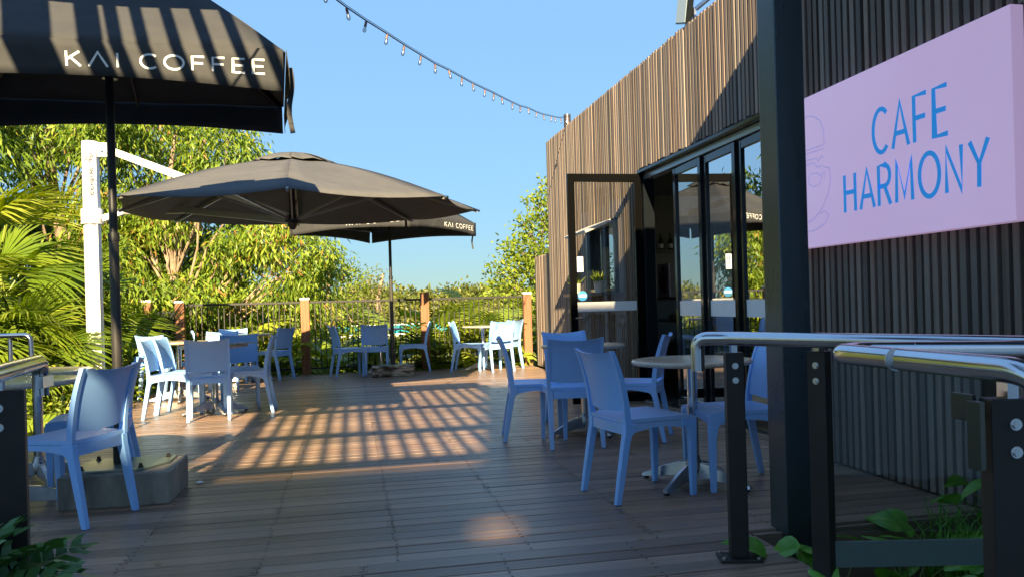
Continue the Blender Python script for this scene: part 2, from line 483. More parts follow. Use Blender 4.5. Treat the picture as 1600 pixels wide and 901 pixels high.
# ------------------------------------------------------------------ deck
deck = empty('deck', (0, 0, 0)); tag(deck, kind='structure')
PITCH = .1145; BW = .1072; Y0 = .25
def plank_mesh(Ln):
    mb = MB(); t = .022
    e = .003
    pr = [(0, -t), (BW, -t), (BW, -e), (BW - e, 0), (e, 0), (0, -e)]
    return mb.prism(pr, 0, Ln).mesh('plank', M['deck'])
pm = {}
JO = .56
nrow = int((13.96 - Y0) / PITCH)
scr = MB()
for i in range(nrow):
    y = Y0 + i * PITCH
    if y < 3.40: xa, xb = -1.72, 1.78
    else: xa, xb = -2.76, 3.12
    n = int(round((xb - xa) / JO))
    jj = [xa + (xb - xa) * k / n for k in range(n + 1)]
    cuts = [xa]
    if xb - xa > 4: cuts.append(jj[random.choice([3, 4, 5, 6, 7, 8])])
    elif random.random() < .4: cuts.append(jj[random.choice([2, 3, 4])])
    cuts.append(xb)
    for a, b in zip(cuts[:-1], cuts[1:]):
        Ln = round(b - a - .003, 3)
        if Ln not in pm: pm[Ln] = plank_mesh(Ln)
        inst('plank', pm[Ln], deck, (a, y, random.uniform(-.0018, .0012)), (0, 0, random.uniform(-.0004, .0004)))
    for x in jj[1:-1]:
        dx = random.uniform(-.008, .008)
        for q in (.022, BW - .022):
            for sx in ((-.012, .012) if any(abs(x - c) < .01 for c in cuts) else (0,)):
                cx, cy, r = x + dx + sx, y + q + random.uniform(-.004, .004), .0068
                b = len(scr.v)
                scr.v += [(cx + r * math.cos(k * PI / 3), cy + r * math.sin(k * PI / 3), .0016) for k in range(6)]
                scr.f.append(tuple(range(b, b + 6)))
so = scr.build('screw_heads', M['screw'], deck, fix=False); so['kind'] = 'stuff'
j = MB()
for k in range(12):
    x = -2.7 + k * .52
    j.box((x, 3.5, -.14), (x + .045, 13.9, -.024))
j.box((-2.76, 3.42, -.17), (3.12, 3.46, -.026)); j.box((-2.76, 13.92, -.20), (3.2, 13.965, -.026)); j.box((-2.80, 3.42, -.20), (-2.765, 13.95, -.026))
for k in range(7): j.box((-1.65 + k * .55, .3, -.16), (-1.6 + k * .55, 3.40, -.028))
j.build('joist', M['batten'], deck)
MB().box((1.80, 3.395, -.155), (3.06, 3.418, -.004)).box((1.80, 3.38, -.30), (3.06, 3.417, -.165)).box((1.784, .25, -.2), (1.797, 3.38, -.004)).build('fascia', M['deck'], deck, bevel=.003)
lf = MB()
for k in range(34):
    x, y = random.uniform(-2, 2.2), random.uniform(3.2, 12)
    a = random.uniform(0, 6.3); l = random.uniform(.015, .035)
    b = len(lf.v); c, s = math.cos(a) * l, math.sin(a) * l
    lf.v += [(x - c, y - s, .004), (x + s * .3, y - c * .3, .010), (x + c, y + s, .005), (x - s * .3, y + c * .3, .008)]; lf.f.append((b, b + 1, b + 2, b + 3))
tag(lf.build('fallen_leaves', mat('dry leaf', (.35, .24, .12), .7), fix=False), 'small dry leaves scattered over the timber deck', 'leaf litter', kind='stuff')

# ------------------------------------------------------------------ cafe building
XW = 3.05      # front of battens
cafe = empty('cafe_building', (XW, 8, 0)); tag(cafe, 'dark timber batten clad cafe building along the right of the deck', 'building')
def cb(name, a, b, m, **k):
    return MB().box((a[0] - XW, a[1] - 8, a[2]), (b[0] - XW, b[1] - 8, b[2])).build(name, m, cafe, **k)
TOP = 3.56
DH = 2.47                       # underside of the cladding over the doors
DY0, DY1 = 5.30, 8.12
wl = MB()
def wb(a, b): wl.box((a[0] - XW, a[1] - 8, a[2]), (b[0] - XW, b[1] - 8, b[2]))
WX = XW + .045
wb((WX, 1.2, -.3), (WX + .12, DY0, TOP - .06))
wb((WX, DY0, DH + .06), (WX + .12, DY1, TOP - .06))
# wall with the servery opening
SY0, SY1, SZ0, SZ1 = 8.82, 9.95, 1.20, 2.02
wb((WX, DY1, -.05), (WX + .12, SY0, TOP - .06)); wb((WX, SY1, -.05), (WX + .12, 12.0, TOP - .06))
wb((WX, SY0, -.05), (WX + .12, SY1, SZ0)); wb((WX, SY0, SZ1), (WX + .12, SY1, TOP - .06))
wl.build('wall', M['wallblack'], cafe)
wb2 = MB()
for a, b in (((WX + .12, 11.88, -.05), (8, 12.0, TOP - .1)), ((8, 1.2, -.05), (8.12, 12.0, .9)), ((8, 1.2, 2.3), (8.12, 12.0, TOP - .1)), ((WX + .12, 1.2, -.05), (8, 1.32, TOP - .1))):
    wb2.box((a[0] - XW, a[1] - 8, a[2]), (b[0] - XW, b[1] - 8, b[2]))
wb2.build('wall', M['plaster'], cafe)  # open strip in the unseen back wall added to let daylight in
cb('roof', (WX + .01, 1.2, TOP - .055), (8.2, 12.0, TOP - .02), M['ceiling'])
cb('ceiling', (WX + .13, 1.33, 2.72), (7.99, 11.87, 2.75), M['plaster'])
cb('floor', (XW + .075, 1.33, -.03), (7.99, 11.87, -.002), M['darkfloor'])
# battens, each one its own piece
BP, BWD = .0655, .040
bm_cache = {}
def batten(x, y, z0, z1, w=BWD, d=.042, parent=cafe, ox=XW, oy=8):
    key = (round(z1 - z0, 3), w, d)
    if key not in bm_cache:
        bm_cache[key] = MB().box((0, -w / 2, 0), (d, w / 2, key[0])).mesh('batten', M['batten'])
    inst('batten', bm_cache[key], parent, (x - ox + random.uniform(-.004, .002), y - oy + random.uniform(-.002, .002), z0), (random.uniform(-.0015, .0015), 0, random.uniform(-.02, .02)))
SGN0, SGN1, SGZ0, SGZ1 = 3.10, 4.97, 1.40, 2.40
y = 2.2; nbat = 0
while y < 11.98:
    jit = random.choice([0, 0, 0, .004, -.004, .008])
    segs = []
    top = TOP + jit
    if y < 3.42: lo = -.28
    else: lo = .015
    if DY0 - .02 < y < DY1 + .0: segs = [(DH + random.choice([0, .01]), top)]
    elif SY0 - .03 < y < SY1 + .03: segs = [(lo, SZ0 - .03), (SZ1 + .03, top)]
    else: segs = [(lo, top)]
    for a, b in segs:
        if b - a > .1: batten(XW, y, round(a, 3), round(b, 3)); nbat += 1
    y += BP
cb('soffit_trim', (XW + .002, DY0, DH - .035), (XW + .16, DY1 + .01, DH - .004), M['frame'], bevel=.003)
cb('door_head', (XW + .07, DY0, DH - .10), (XW + .17, DY1, DH - .038), mat('bright door track', (.28, .33, .38), .25, .6), bevel=.004)
cb('threshold', (XW + .02, DY0, .001), (XW + .17, DY1, .035), M['alu'], bevel=.003)
cb('door_jamb', (XW + .045, DY1 - .07, .036), (XW + .165, DY1, DH - .101), M['frame'], bevel=.003)
cb('door_jamb', (XW + .045, DY0, .036), (XW + .165, DY0 + .06, DH - .101), M['frame'], bevel=.003)
cb('corner_trim', (XW + .002, 12.0, 0), (XW + .18, 12.03, TOP), M['batten'])
# folding glazed doors: stiles, rails, pane, band
PX = XW + .10
def panel(x0, y0, x1, y1, z0, z1, gm, parent, name='folding_door', st=.062, th=.045, band=(.93, 1.07), bandc='print', handle=False, dpt=None, fm=None):
    p = Vector((x0, y0, 0)); q = Vector((x1, y1, 0)); W = (q - p).length
    ang = math.atan2(y1 - y0, x1 - x0)
    e = MB()
    f = MB()
    f.box((0, -th / 2, z0), (st, th / 2, z1)); f.box((W - st, -th / 2, z0), (W, th / 2, z1))
    f.box((st + .0005, -th / 2 + .002, z0), (W - st - .0005, th / 2 - .002, z0 + .10)); f.box((st + .0005, -th / 2 + .002, z1 - st * 1.15), (W - st - .0005, th / 2 - .002, z1))
    fo = f.build(name, fm or M['frame'], parent, bevel=.004)
    fo.location = (x0 - XW, y0 - 8, 0); fo.rotation_euler = (0, 0, ang)
    MB().box((st - .005, -.004, z0 + .09), (W - st + .005, .004, z1 - st)).build('glass_pane', gm, fo)
    for sgn in ((-1, 1) if handle else (dpt or 1,)):
        MB().box((st + .001, sgn * .0052 - .0006, band[0]), (W - st - .001, sgn * .0052 + .0006, band[1])).build('safety_band', M[bandc], fo)
    return fo
cuts = [5.40, 6.06, 6.72, 7.40]
for k in range(3):
    fo = panel(PX, cuts[k] + .003, PX + .023, cuts[k + 1] - .003, .04, DH - .105, M['glass'], cafe, bandc='bandblue' if False else 'print')
hd = MB().box((-.03, -.6, 0), (0, .0, .13))
# open leaf standing out square from the wall
leaf = panel(XW + .03, 8.10, XW - .78, 8.10, .02, 2.43, M['leafglass'], cafe, name='open_door', st=.075, band=(.985, 1.085), dpt=1, fm=mat('black door leaf paint', (.003, .003, .003), .2, 0., .12))
leaf['label'] = 'single glazed leaf standing open square to the wall'
MB().tube([(.775, .03, .92), (.775, .075, .92), (.70, .075, .92)], .008, 8).tube([(.79, .028, .75), (.79, .04, .75)], .018, 10).build('handle', M['steel'], leaf, smooth=True)
st = MB().box((.66, .0051, 1.40), (.725, .0062, 1.56)).build('sticker', mat('pale notice', (.75, .78, .84), .5), leaf)
MB().box((.676, .0064, 1.50), (.69, .0068, 1.53)).box((.697, .0064, 1.50), (.711, .0068, 1.53)).box((.676, .0064, 1.45), (.69, .0068, 1.48)).box((.697, .0064, 1.45), (.711, .0068, 1.48)).build('sticker_print', M['greyprint'], leaf)
cs = MB()
b0 = 8
cs.v += [(.675 + .052 * math.cos(k * PI / 8), .0055, 1.15 + .052 * math.sin(k * PI / 8)) for k in range(16)]; cs.f.append(tuple(range(16)))
cs.build('sticker', mat('blue round sticker', (.05, .30, .60), .4), leaf)
MB().box((.635, .0059, 1.138), (.715, .0064, 1.165)).build('sticker_print', M['print'], leaf)
# servery window with a lifted sash and a shelf
sv = MB()
def rel(v): return (v[0] - XW, v[1] - 8, v[2])
for a, b in (((XW - .03, SY0, SZ0), (XW + .15, SY0 + .05, SZ1)), ((XW - .03, SY1 - .05, SZ0), (XW + .15, SY1, SZ1)), ((XW - .03, SY0 + .051, SZ1 - .05), (XW + .15, SY1 - .051, SZ1)), ((XW - .03, SY0 + .051, SZ0), (XW + .15, SY1 - .051, SZ0 + .04)), ((XW - .01, 9.36, SZ0 + .041), (XW + .12, 9.41, SZ1 - .051))):
    sv.box(rel(a), rel(b))
svo = sv.build('servery_window', M['frame'], cafe, bevel=.003)
MB().box(rel((XW + .04, SY0 + .052, SZ0 + .042)), rel((XW + .048, 9.358, SZ1 - .052))).build('glass_pane', M['winglass'], svo)
MB().box(rel((XW + .06, 9.412, SZ0 + .042)), rel((XW + .068, SY1 - .052, SZ1 - .052))).build('glass_pane', M['winglass'], svo)
aw = MB(); aw.bar(rel((XW - .02, 9.4, SZ1 + .01)), rel((XW - .34, 9.4, SZ1 - .12)), .9, .035, up=(0, 0, 1))
aw.build('canopy', M['white'], svo, bevel=.004)
cb('shelf', (XW - .26, 8.62, SZ0 - .05), (XW - .004, 10.3, SZ0 - .012), M['batten'], bevel=.004)

# interior
def pot(x, y, z, label, grass=False):
    p = empty('plant_pot', (x, y, z)); tag(p, label, 'plant pot')
    MB().lathe([(.055, 0), (.07, .13), (.074, .135), (.066, .135), (.062, .12)], seg=16).build('pot', M['white'], p, smooth=True)
    k = 40
    pos = np.zeros((k, 3)); pos[:, 2] = .11; pos += rng.normal(size=(k, 3)) * .02
    d = rng.normal(size=(k, 3)) * [.6, .6, .2] + [0, 0, 1]
    quads('foliage', leaf_quads(pos, d, .15, .018), M['leaf_big'], rng.uniform(.2, .8, k), p)
pot(XW - .15, 10.05, SZ0 - .010, 'small white pot with a seedling at the door end of the servery shelf')
pot(XW - .15, 9.05, SZ0 - .010, 'small white pot of herbs nearest the doorway on the servery shelf')
counter = empty('display_counter', (4.6, 9.6, 0)); tag(counter, 'dark cafe display counter with pale edge strip seen through the open doorway', 'counter')
MB().box((-.35, -1.6, 0), (.35, 1.9, .5)).box((-.35, -1.6, 1.08), (.35, 1.9, 1.12)).box((-.34, -1.59, .78), (.34, 1.89, .80)).build('cabinet', M['black'], counter, bevel=.004)
MB().box((-.36, -1.61, .501), (-.352, 1.9, 1.079)).build('glass_pane', M['clear'], counter)
MB().box((-.37, -1.61, 1.075), (-.353, 1.9, 1.09)).build('price_strip', M['print'], counter)
for k in range(7):
    b = MB().lathe([(.06, 0), (.09, .02), (.09, .05), (.05, .08), (.0, .085)], seg=12).build('pastry', mat('pastry', (.35, .2, .09), .7), smooth=True)
    b.location = (4.45, 9.0 + k * .30, .801 if k % 2 else .501)
    tag(b, ['nearest', 'second', 'third', 'fourth', 'fifth', 'sixth', 'farthest'][k] + ' brown pastry along the glass fronted display counter', 'pastry', 'pastries in the display counter')
ps = empty('poster', (4.32, 10.78, 1.122)); tag(ps, 'pink drinks poster standing on the cafe counter inside the doorway', 'poster')
MB().box((0, -.42, 0), (.02, 0, .46)).build('board', mat('poster pink', (.85, .55, .72), .6), ps)
MB().box((-.003, -.33, .05), (-.0008, -.1, .33)).box((-.003, -.3, .34), (-.0008, -.28, .41)).build('picture', mat('poster red', (.30, .09, .08), .6), ps)
rr = MB(); rr.v += [(-.004, -.2 + .06 * math.cos(k * PI / 8), .38 + .06 * math.sin(k * PI / 8)) for k in range(16)]; rr.f.append(tuple(range(16))); rr.build('roundel', M['black'], ps)
shf = empty('wall_shelf', (4.9, 11.75, 1.85)); tag(shf, 'dark wall shelf of bottles behind the cafe counter', 'shelf')
MB().box((-.8, -.1, -.03), (.8, .12, 0)).build('board', M['batten'], shf)
for k in range(7):
    b = MB().lathe([(.035, 0), (.035, .14), (.013, .19), (.013, .25), (.016, .26)], seg=10).build('bottle', mat('brown bottle', (.05, .025, .012), .15), smooth=True)
    b.location = (4.30 + k * .16, 11.75, 1.852); tag(b, ['nearest', 'second', 'third', 'fourth', 'fifth', 'sixth', 'farthest'][k] + ' brown bottle with a pale label on the shelf behind the counter', 'bottle', 'bottles on the cafe shelf')
    MB().lathe([(.036, .03), (.036, .10)], seg=10).build('bottle_label', M['print'], b)

# low slatted screen beyond the corner
scr2 = empty('slat_screen', (3.16, 12.75, 0)); tag(scr2, 'lower brown batten screen just beyond the far corner of the cafe', 'screen')
MB().box((.04, -.68, 0), (.08, .72, 1.8)).build('backing', M['wallblack'], scr2)
for k in range(22):
    batten(3.16, 12.08 + k * .0655, .02, 1.86 + random.choice([0, .01, .02]), parent=scr2, ox=3.16, oy=12.75)
    
# downpipe like light pole behind the parapet, floodlight on it
lp = empty('light_pole', (3.17, 11.2, 3.0)); tag(lp, 'short round steel pole above the parapet where the light string ends', 'pole')
MB().tube([(0, 0, 0), (0, 0, .80)], .052, 16).build('pole', mat('bronze steel', (.16, .13, .12), .3, .8), lp, smooth=True)
MB().tube([(-.02, -.05, .68), (-.03, -.09, .68)], .01, 8).tube([(.05, 0, .68), (.09, 0, .68)], .01, 8).build('eye_bolt', M['bolt'], lp)
fl = empty('floodlight', (3.10, 6.86, 3.60)); tag(fl, 'flat floodlight tilted outward on top of the batten wall', 'floodlight')
mm = Matrix.Rotation(R(-32), 4, 'X') @ Matrix.Rotation(R(20), 4, 'Z')
MB().box((-.03, -.12, 0), (.03, .12, .32), Matrix.Translation((-.03, 0, .0)) @ Matrix.Rotation(R(18), 4, 'X')).build('housing', M['frame'], fl, bevel=.006)
MB().box((-.064, -.105, .015), (-.0605, .105, .305), Matrix.Translation((0, 0, 0)) @ Matrix.Rotation(R(18), 4, 'X')).build('lens', mat('floodlight lens', (.42, .50, .50), .15), fl)
MB().bar((.01, -.15, -.09), (.01, -.15, .1), .02, .04).bar((.01, .02, -.09), (.01, .02, .1), .02, .04).bar((-.02, -.25, .05), (.3, -.75, .30), .03, .03).build('bracket', M['alu'], fl)

# ------------------------------------------------------------------ sign with stroke lettering
def arc(cx, cy, rx, ry, a0, a1, n=14):
    return [(cx + rx * math.cos(R(a0 + (a1 - a0) * k / n)), cy + ry * math.sin(R(a0 + (a1 - a0) * k / n))) for k in range(n + 1)]
GL = {
 'C': (.80, [arc(.45, .5, .42, .5, 48, 312, 18)]),
 'A': (.80, [[(0, 0), (.38, 1), (.76, 0)], [(.13, .32), (.63, .32)]]),
 'V': (.95, [[(0, 0), (.42, 1), (.84, 0)]]),          # an A without its bar
 'F': (.66, [[(.02, 0), (.02, 1), (.58, 1)], [(.02, .52), (.52, .52)]]),
 'E': (.66, [[(.58, 0), (.02, 0), (.02, 1), (.58, 1)], [(.02, .52), (.52, .52)]]),
 'H': (.74, [[(.02, 0), (.02, 1)], [(.64, 0), (.64, 1)], [(.02, .52), (.64, .52)]]),
 'R': (.70, [[(.02, 0), (.02, 1), (.34, 1)] + arc(.34, .74, .26, .26, 90, -90, 10) + [(.02, .48)], [(.32, .48), (.62, 0)]]),
 'M': (.92, [[(.02, 0), (.06, 1), (.41, .12), (.76, 1), (.80, 0)]]),
 'O': (.98, [arc(.46, .5, .44, .5, 0, 360, 26)]),
 'N': (.78, [[(.02, 0), (.02, 1), (.64, 0), (.64, 1)]]),
 'Y': (.78, [[(0, 1), (.35, .48), (.70, 1)], [(.35, .48), (.33, 0)]]),
 'K': (.70, [[(.02, 0), (.02, 1)], [(.60, 1), (.03, .45)], [(.20, .58), (.64, 0)]]),
 'I': (.22, [[(.05, 0), (.05, 1)]]),
 ' ': (.42, []),
}
def ribbon(mb, pts, w, fn, th, closed=False):
    """flat stroke following pts (2D), given width, mapped by fn(x,y,h) to 3D, thickness th"""
    pts = [Vector((p[0], p[1])) for p in pts]
    n = len(pts)
    L_, R_ = [], []
    for i in range(n):
        a = pts[max(i - 1, 0)]; b = pts[min(i + 1, n - 1)]
        if closed and i in (0, n - 1): a = pts[n - 2]; b = pts[1]
        d1 = (pts[i] - pts[i - 1]).normalized() if i > 0 else None
        d2 = (pts[i + 1] - pts[i]).normalized() if i < n - 1 else None
        t = (b - a).normalized()
        k = 1.
        if d1 and d2: k = 1 / max(abs(t.dot(d1)), .5)
        nn = Vector((-t.y, t.x)) * w / 2 * min(k, 1.6)
        L_.append(pts[i] + nn); R_.append(pts[i] - nn)
    for i in range(n - 1):
        q = [L_[i], L_[i + 1], R_[i + 1], R_[i]]
        b = len(mb.v)
        mb.v += [tuple(fn(p.x, p.y, th)) for p in q] + [tuple(fn(p.x, p.y, 0)) for p in q]
        mb.f += [(b, b + 1, b + 2, b + 3), (b + 4, b + 7, b + 6, b + 5), (b, b + 4, b + 5, b + 1), (b + 1, b + 5, b + 6, b + 2), (b + 2, b + 6, b + 7, b + 3), (b + 3, b + 7, b + 4, b)]
def letters(text, x0, x1, y0, h, w, fn, m, parent, th=.001, track=.16, names='letter', gaps=None):
    tot = sum(GL[c][0] for c in text) + track * (len(text) - 1)
    sx = (x1 - x0) / tot; x = 0
    for c in text:
        wd, st = GL[c]
        if st:
            mb = MB()
            for q, s in enumerate(st):
                ribbon(mb, [(x0 + (x + p[0]) * sx, y0 + p[1] * h) for p in s], w, fn, th + .0006 * q, closed=(c == 'O'))
            mb.build(names, m, parent, fix=False)
        x += wd + track
sign = empty('cafe_sign', (2.975, 4.07, 1.4)); tag(sign, 'large lilac box sign reading CAFE HARMONY on the batten wall', 'sign')
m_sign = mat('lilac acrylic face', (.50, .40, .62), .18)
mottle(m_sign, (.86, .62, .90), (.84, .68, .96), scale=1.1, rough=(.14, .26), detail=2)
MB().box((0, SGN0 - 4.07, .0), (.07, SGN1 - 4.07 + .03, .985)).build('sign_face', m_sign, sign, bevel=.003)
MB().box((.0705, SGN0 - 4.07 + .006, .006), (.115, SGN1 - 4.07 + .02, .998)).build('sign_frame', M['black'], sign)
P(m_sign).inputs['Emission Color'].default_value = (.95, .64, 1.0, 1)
P(m_sign).inputs['Emission Strength'].default_value = .075   # faint emission added to brighten the face, lettering likewise
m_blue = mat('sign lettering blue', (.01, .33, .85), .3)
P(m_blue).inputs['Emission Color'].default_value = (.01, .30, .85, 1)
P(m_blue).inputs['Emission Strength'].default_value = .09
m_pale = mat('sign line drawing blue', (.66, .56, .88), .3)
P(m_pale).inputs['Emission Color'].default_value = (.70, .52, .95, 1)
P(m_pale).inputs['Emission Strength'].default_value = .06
fn = lambda x, y, h: (-.0006 - h, -x, y)
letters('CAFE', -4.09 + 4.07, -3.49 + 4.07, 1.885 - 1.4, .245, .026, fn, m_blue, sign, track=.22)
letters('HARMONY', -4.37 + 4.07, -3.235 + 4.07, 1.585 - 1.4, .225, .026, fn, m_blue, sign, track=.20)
LOGO = [[(4.816, 2.248), (4.752, 2.258), (4.677, 2.245), (4.602, 2.199), (4.567, 2.124), (4.568, 2.039)], [(4.816, 2.039), (4.571, 2.04)], [(4.817, 2.016), (4.572, 2.017)],
 [(4.819, 1.97), (4.663, 1.972), (4.635, 1.945), (4.60, 1.975), (4.578, 1.96)], [(4.821, 1.941), (4.692, 1.948), (4.65, 1.911), (4.58, 1.907)],
 [(4.755, 1.851), (4.719, 1.88), (4.651, 1.873), (4.603, 1.842), (4.622, 1.801), (4.689, 1.79), (4.746, 1.815), (4.755, 1.851)],
 [(4.574, 1.898), (4.517, 1.885), (4.508, 1.812), (4.537, 1.723), (4.613, 1.638), (4.71, 1.576), (4.829, 1.561)], [(4.629, 1.85), (4.569, 1.869), (4.578, 1.823)],
 [(4.832, 1.505), (4.693, 1.508), (4.585, 1.539), (4.534, 1.591), (4.581, 1.623), (4.631, 1.609)]]
lg = MB()
for s in LOGO: ribbon(lg, [(-(a - 4.07), b - 1.4) for a, b in s], .009, fn, .0008)
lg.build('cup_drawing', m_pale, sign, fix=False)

# ------------------------------------------------------------------ veranda: steel post, roof panels, battened bay
ver = empty('veranda', (1.99, 3.4, -.3)); tag(ver, 'tall dark grey steel column holding the veranda roof at the deck edge', 'veranda post')
def vb(name, a, b, m, **k):
    o = MB().box(a, b).build(name, m, ver, **k); o.location = (-1.99, -3.4, .3); return o
vb('post', (1.94, 3.345, -.3), (2.085, 3.50, 3.45), M['steelpaint'], bevel=.005)
vb('base_plate', (1.88, 3.28, -.30), (2.14, 3.37, -.27), M['steelpaint'])
ZR = 3.6
for (x, a, b) in ((2.01, -5.5, 3.7), (.42, -5.5, 3.1), (-2.25, -5.5, 3.1)):
    vb('beam', (x - .04, a, ZR - .15), (x + .04, b, ZR - .002), M['steelpaint'])
roofm = M['ceiling']
random.seed(3)
gaps = {(-1, -3)}
def rp(x0, y0, x1, y1):
    vb('roof_panel', (x0, y0, ZR), (x1, y1, ZR + .03), roofm)
vb('roof_panel', (1.85, -3.0, ZR), (3.04, 4.3, ZR + .03), roofm)
# battens of the open bay, cross beams
for yb in (-1.8, -.44, 1.16, 3.0):
    vb('beam', (-2.2, yb - .04, ZR - .09), (.375, yb + .04, ZR - .003), M['steelpaint'])
bt = MB().box((0, 0, 0), (.042, 4.9, .06)).mesh('batten', M['steelpaint'])
x = -1.42
while x < .36:
    o = inst('batten', bt, ver, (x - .021 - 1.99, -1.85 - 3.4, ZR + .3)); x += .153
bs = MB().box((0, 0, 0), (.042, 3.0, .06)).mesh('batten', M['steelpaint'])
for k in range(1, 6):
    inst('batten', bs, ver, (-1.42 - .153 * k - .021 - 1.99, -1.85 - 3.4, ZR + .3))
for (xa, xb, ya) in ((-2.04, -1.83, 1.2), (-1.71, -1.60, 1.2), (-1.57, -1.51, 1.2)):
    vb('wide_board', (xa, ya, ZR + .001), (xb, 3.05, ZR + .03), M['steelpaint'])
vb('fascia_board', (-1.72, 3.06, ZR + .001), (.38, 3.5, ZR + .03), M['steelpaint'])
# hall added unseen behind the viewpoint, stepped to shade the near deck
blocker = empty('sun_blocker', (-4, -16, -.3)); tag(blocker, 'tall stepped hall added unseen behind the viewpoint to shade the near deck', 'building')
M['bounce_wall'] = mat('painted hall wall', (.75, .74, .72), .8)  # pale so the added blocker bounces skylight toward the deck
mottle(M['bounce_wall'], (.78, .77, .75), (.84, .83, .81), scale=1.5)
def hb(name, a, b, m):
    o = MB().box(a, b).build(name, m, blocker); o.location = (4, 16, .3)
YH = -16
hb('wall', (-30, YH - 2, -.9), (-5.26, YH, 11.03), M['bounce_wall'])
hb('wall', (-5.259, YH - 2, -.9), (-3.46, YH - .02, 10.2), M['bounce_wall'])
hb('wall', (-3.459, YH - .3, -.9), (14, YH - .04, 9.37), M['bounce_wall'])
hb('wall', (-3.459, YH - .3, 9.58), (-2.951, YH - .04, 10.2), M['bounce_wall'])
hb('wall', (-2.95, YH - .3, 9.58), (14, YH - .04, 12.4), M['bounce_wall'])
for (x0, x1) in ((-3.459, -3.26), (-3.18, -2.97), (-2.74, 14)):  # gaps cut to throw sun patches on the near deck
    hb('wall', (x0, YH - .3, 9.37), (x1, YH - .04, 9.58), M['bounce_wall'])
hb('parapet', (-3.0, YH - .4, 12.4), (14.1, YH + .1, 12.48), M['white'])  # capping of the added blocker
hb('parapet', (-30, YH - 2, 11.03), (-5.24, YH + .1, 11.1), M['white'])

# ------------------------------------------------------------------ balustrade at the far end
FY = 13.93
fence = empty('deck_fence', (0, FY, 0)); tag(fence, 'metal picket fence with hardwood posts at the far end of the deck', 'fence')
posts = [(-2.72, False), (-.735, True), (1.28, False), (3.10, True)]
for i, (px, capw) in enumerate(posts):
    MB().box((px - .072, -.06, -.05), (px + .072, .06, 1.30 if i == 2 else 1.25)).build('post', M['post_wood'], fence, bevel=.006)
    cp = MB().box((px - .078, -.066, 1.2505 if i != 2 else 1.3005), (px + .078, .066, 1.285 if i != 2 else 1.325)).build('post_cap', M['white'] if i != 2 else M['post_wood'], fence, bevel=.004)
fm = mat('fence dark metal', (.010, .008, .007), .5)
for (a, b) in zip(posts[:-1], posts[1:]):
    xa, xb = a[0] + .073, b[0] - .073
    MB().box((xa, -.02, 1.19), (xb, .02, 1.225)).build('top_rail', fm, fence, bevel=.003)
    MB().box((xa, -.016, .08), (xb, .016, .11)).build('bottom_rail', fm, fence, bevel=.003)
pk = MB().box((-.007, -.007, .1105), (.007, .007, 1.1895)).mesh('picket', fm)
for (a, b) in zip(posts[:-1], posts[1:]):
    n = int(round((b[0] - a[0] - .14) / .09))
    for k in range(1, n):
        inst('picket', pk, fence, (a[0] + .07 + (b[0] - a[0] - .14) * k / n, 0, 0))
gate = empty('side_gate', (-2.98, 14.0, 0)); tag(gate, 'dark side gate between two short timber posts left of the deck fence', 'gate')
MB().box((-.16, -.02, .05), (.17, .02, 1.12)).build('gate_panel', M['black'], gate, bevel=.004)
MB().box((-.33, -.06, -.1), (-.19, .06, 1.28)).build('post', M['post_wood'], gate, bevel=.005)
MB().box((-.335, -.065, 1.281), (-.185, .065, 1.31)).build('post_cap', M['white'], gate)

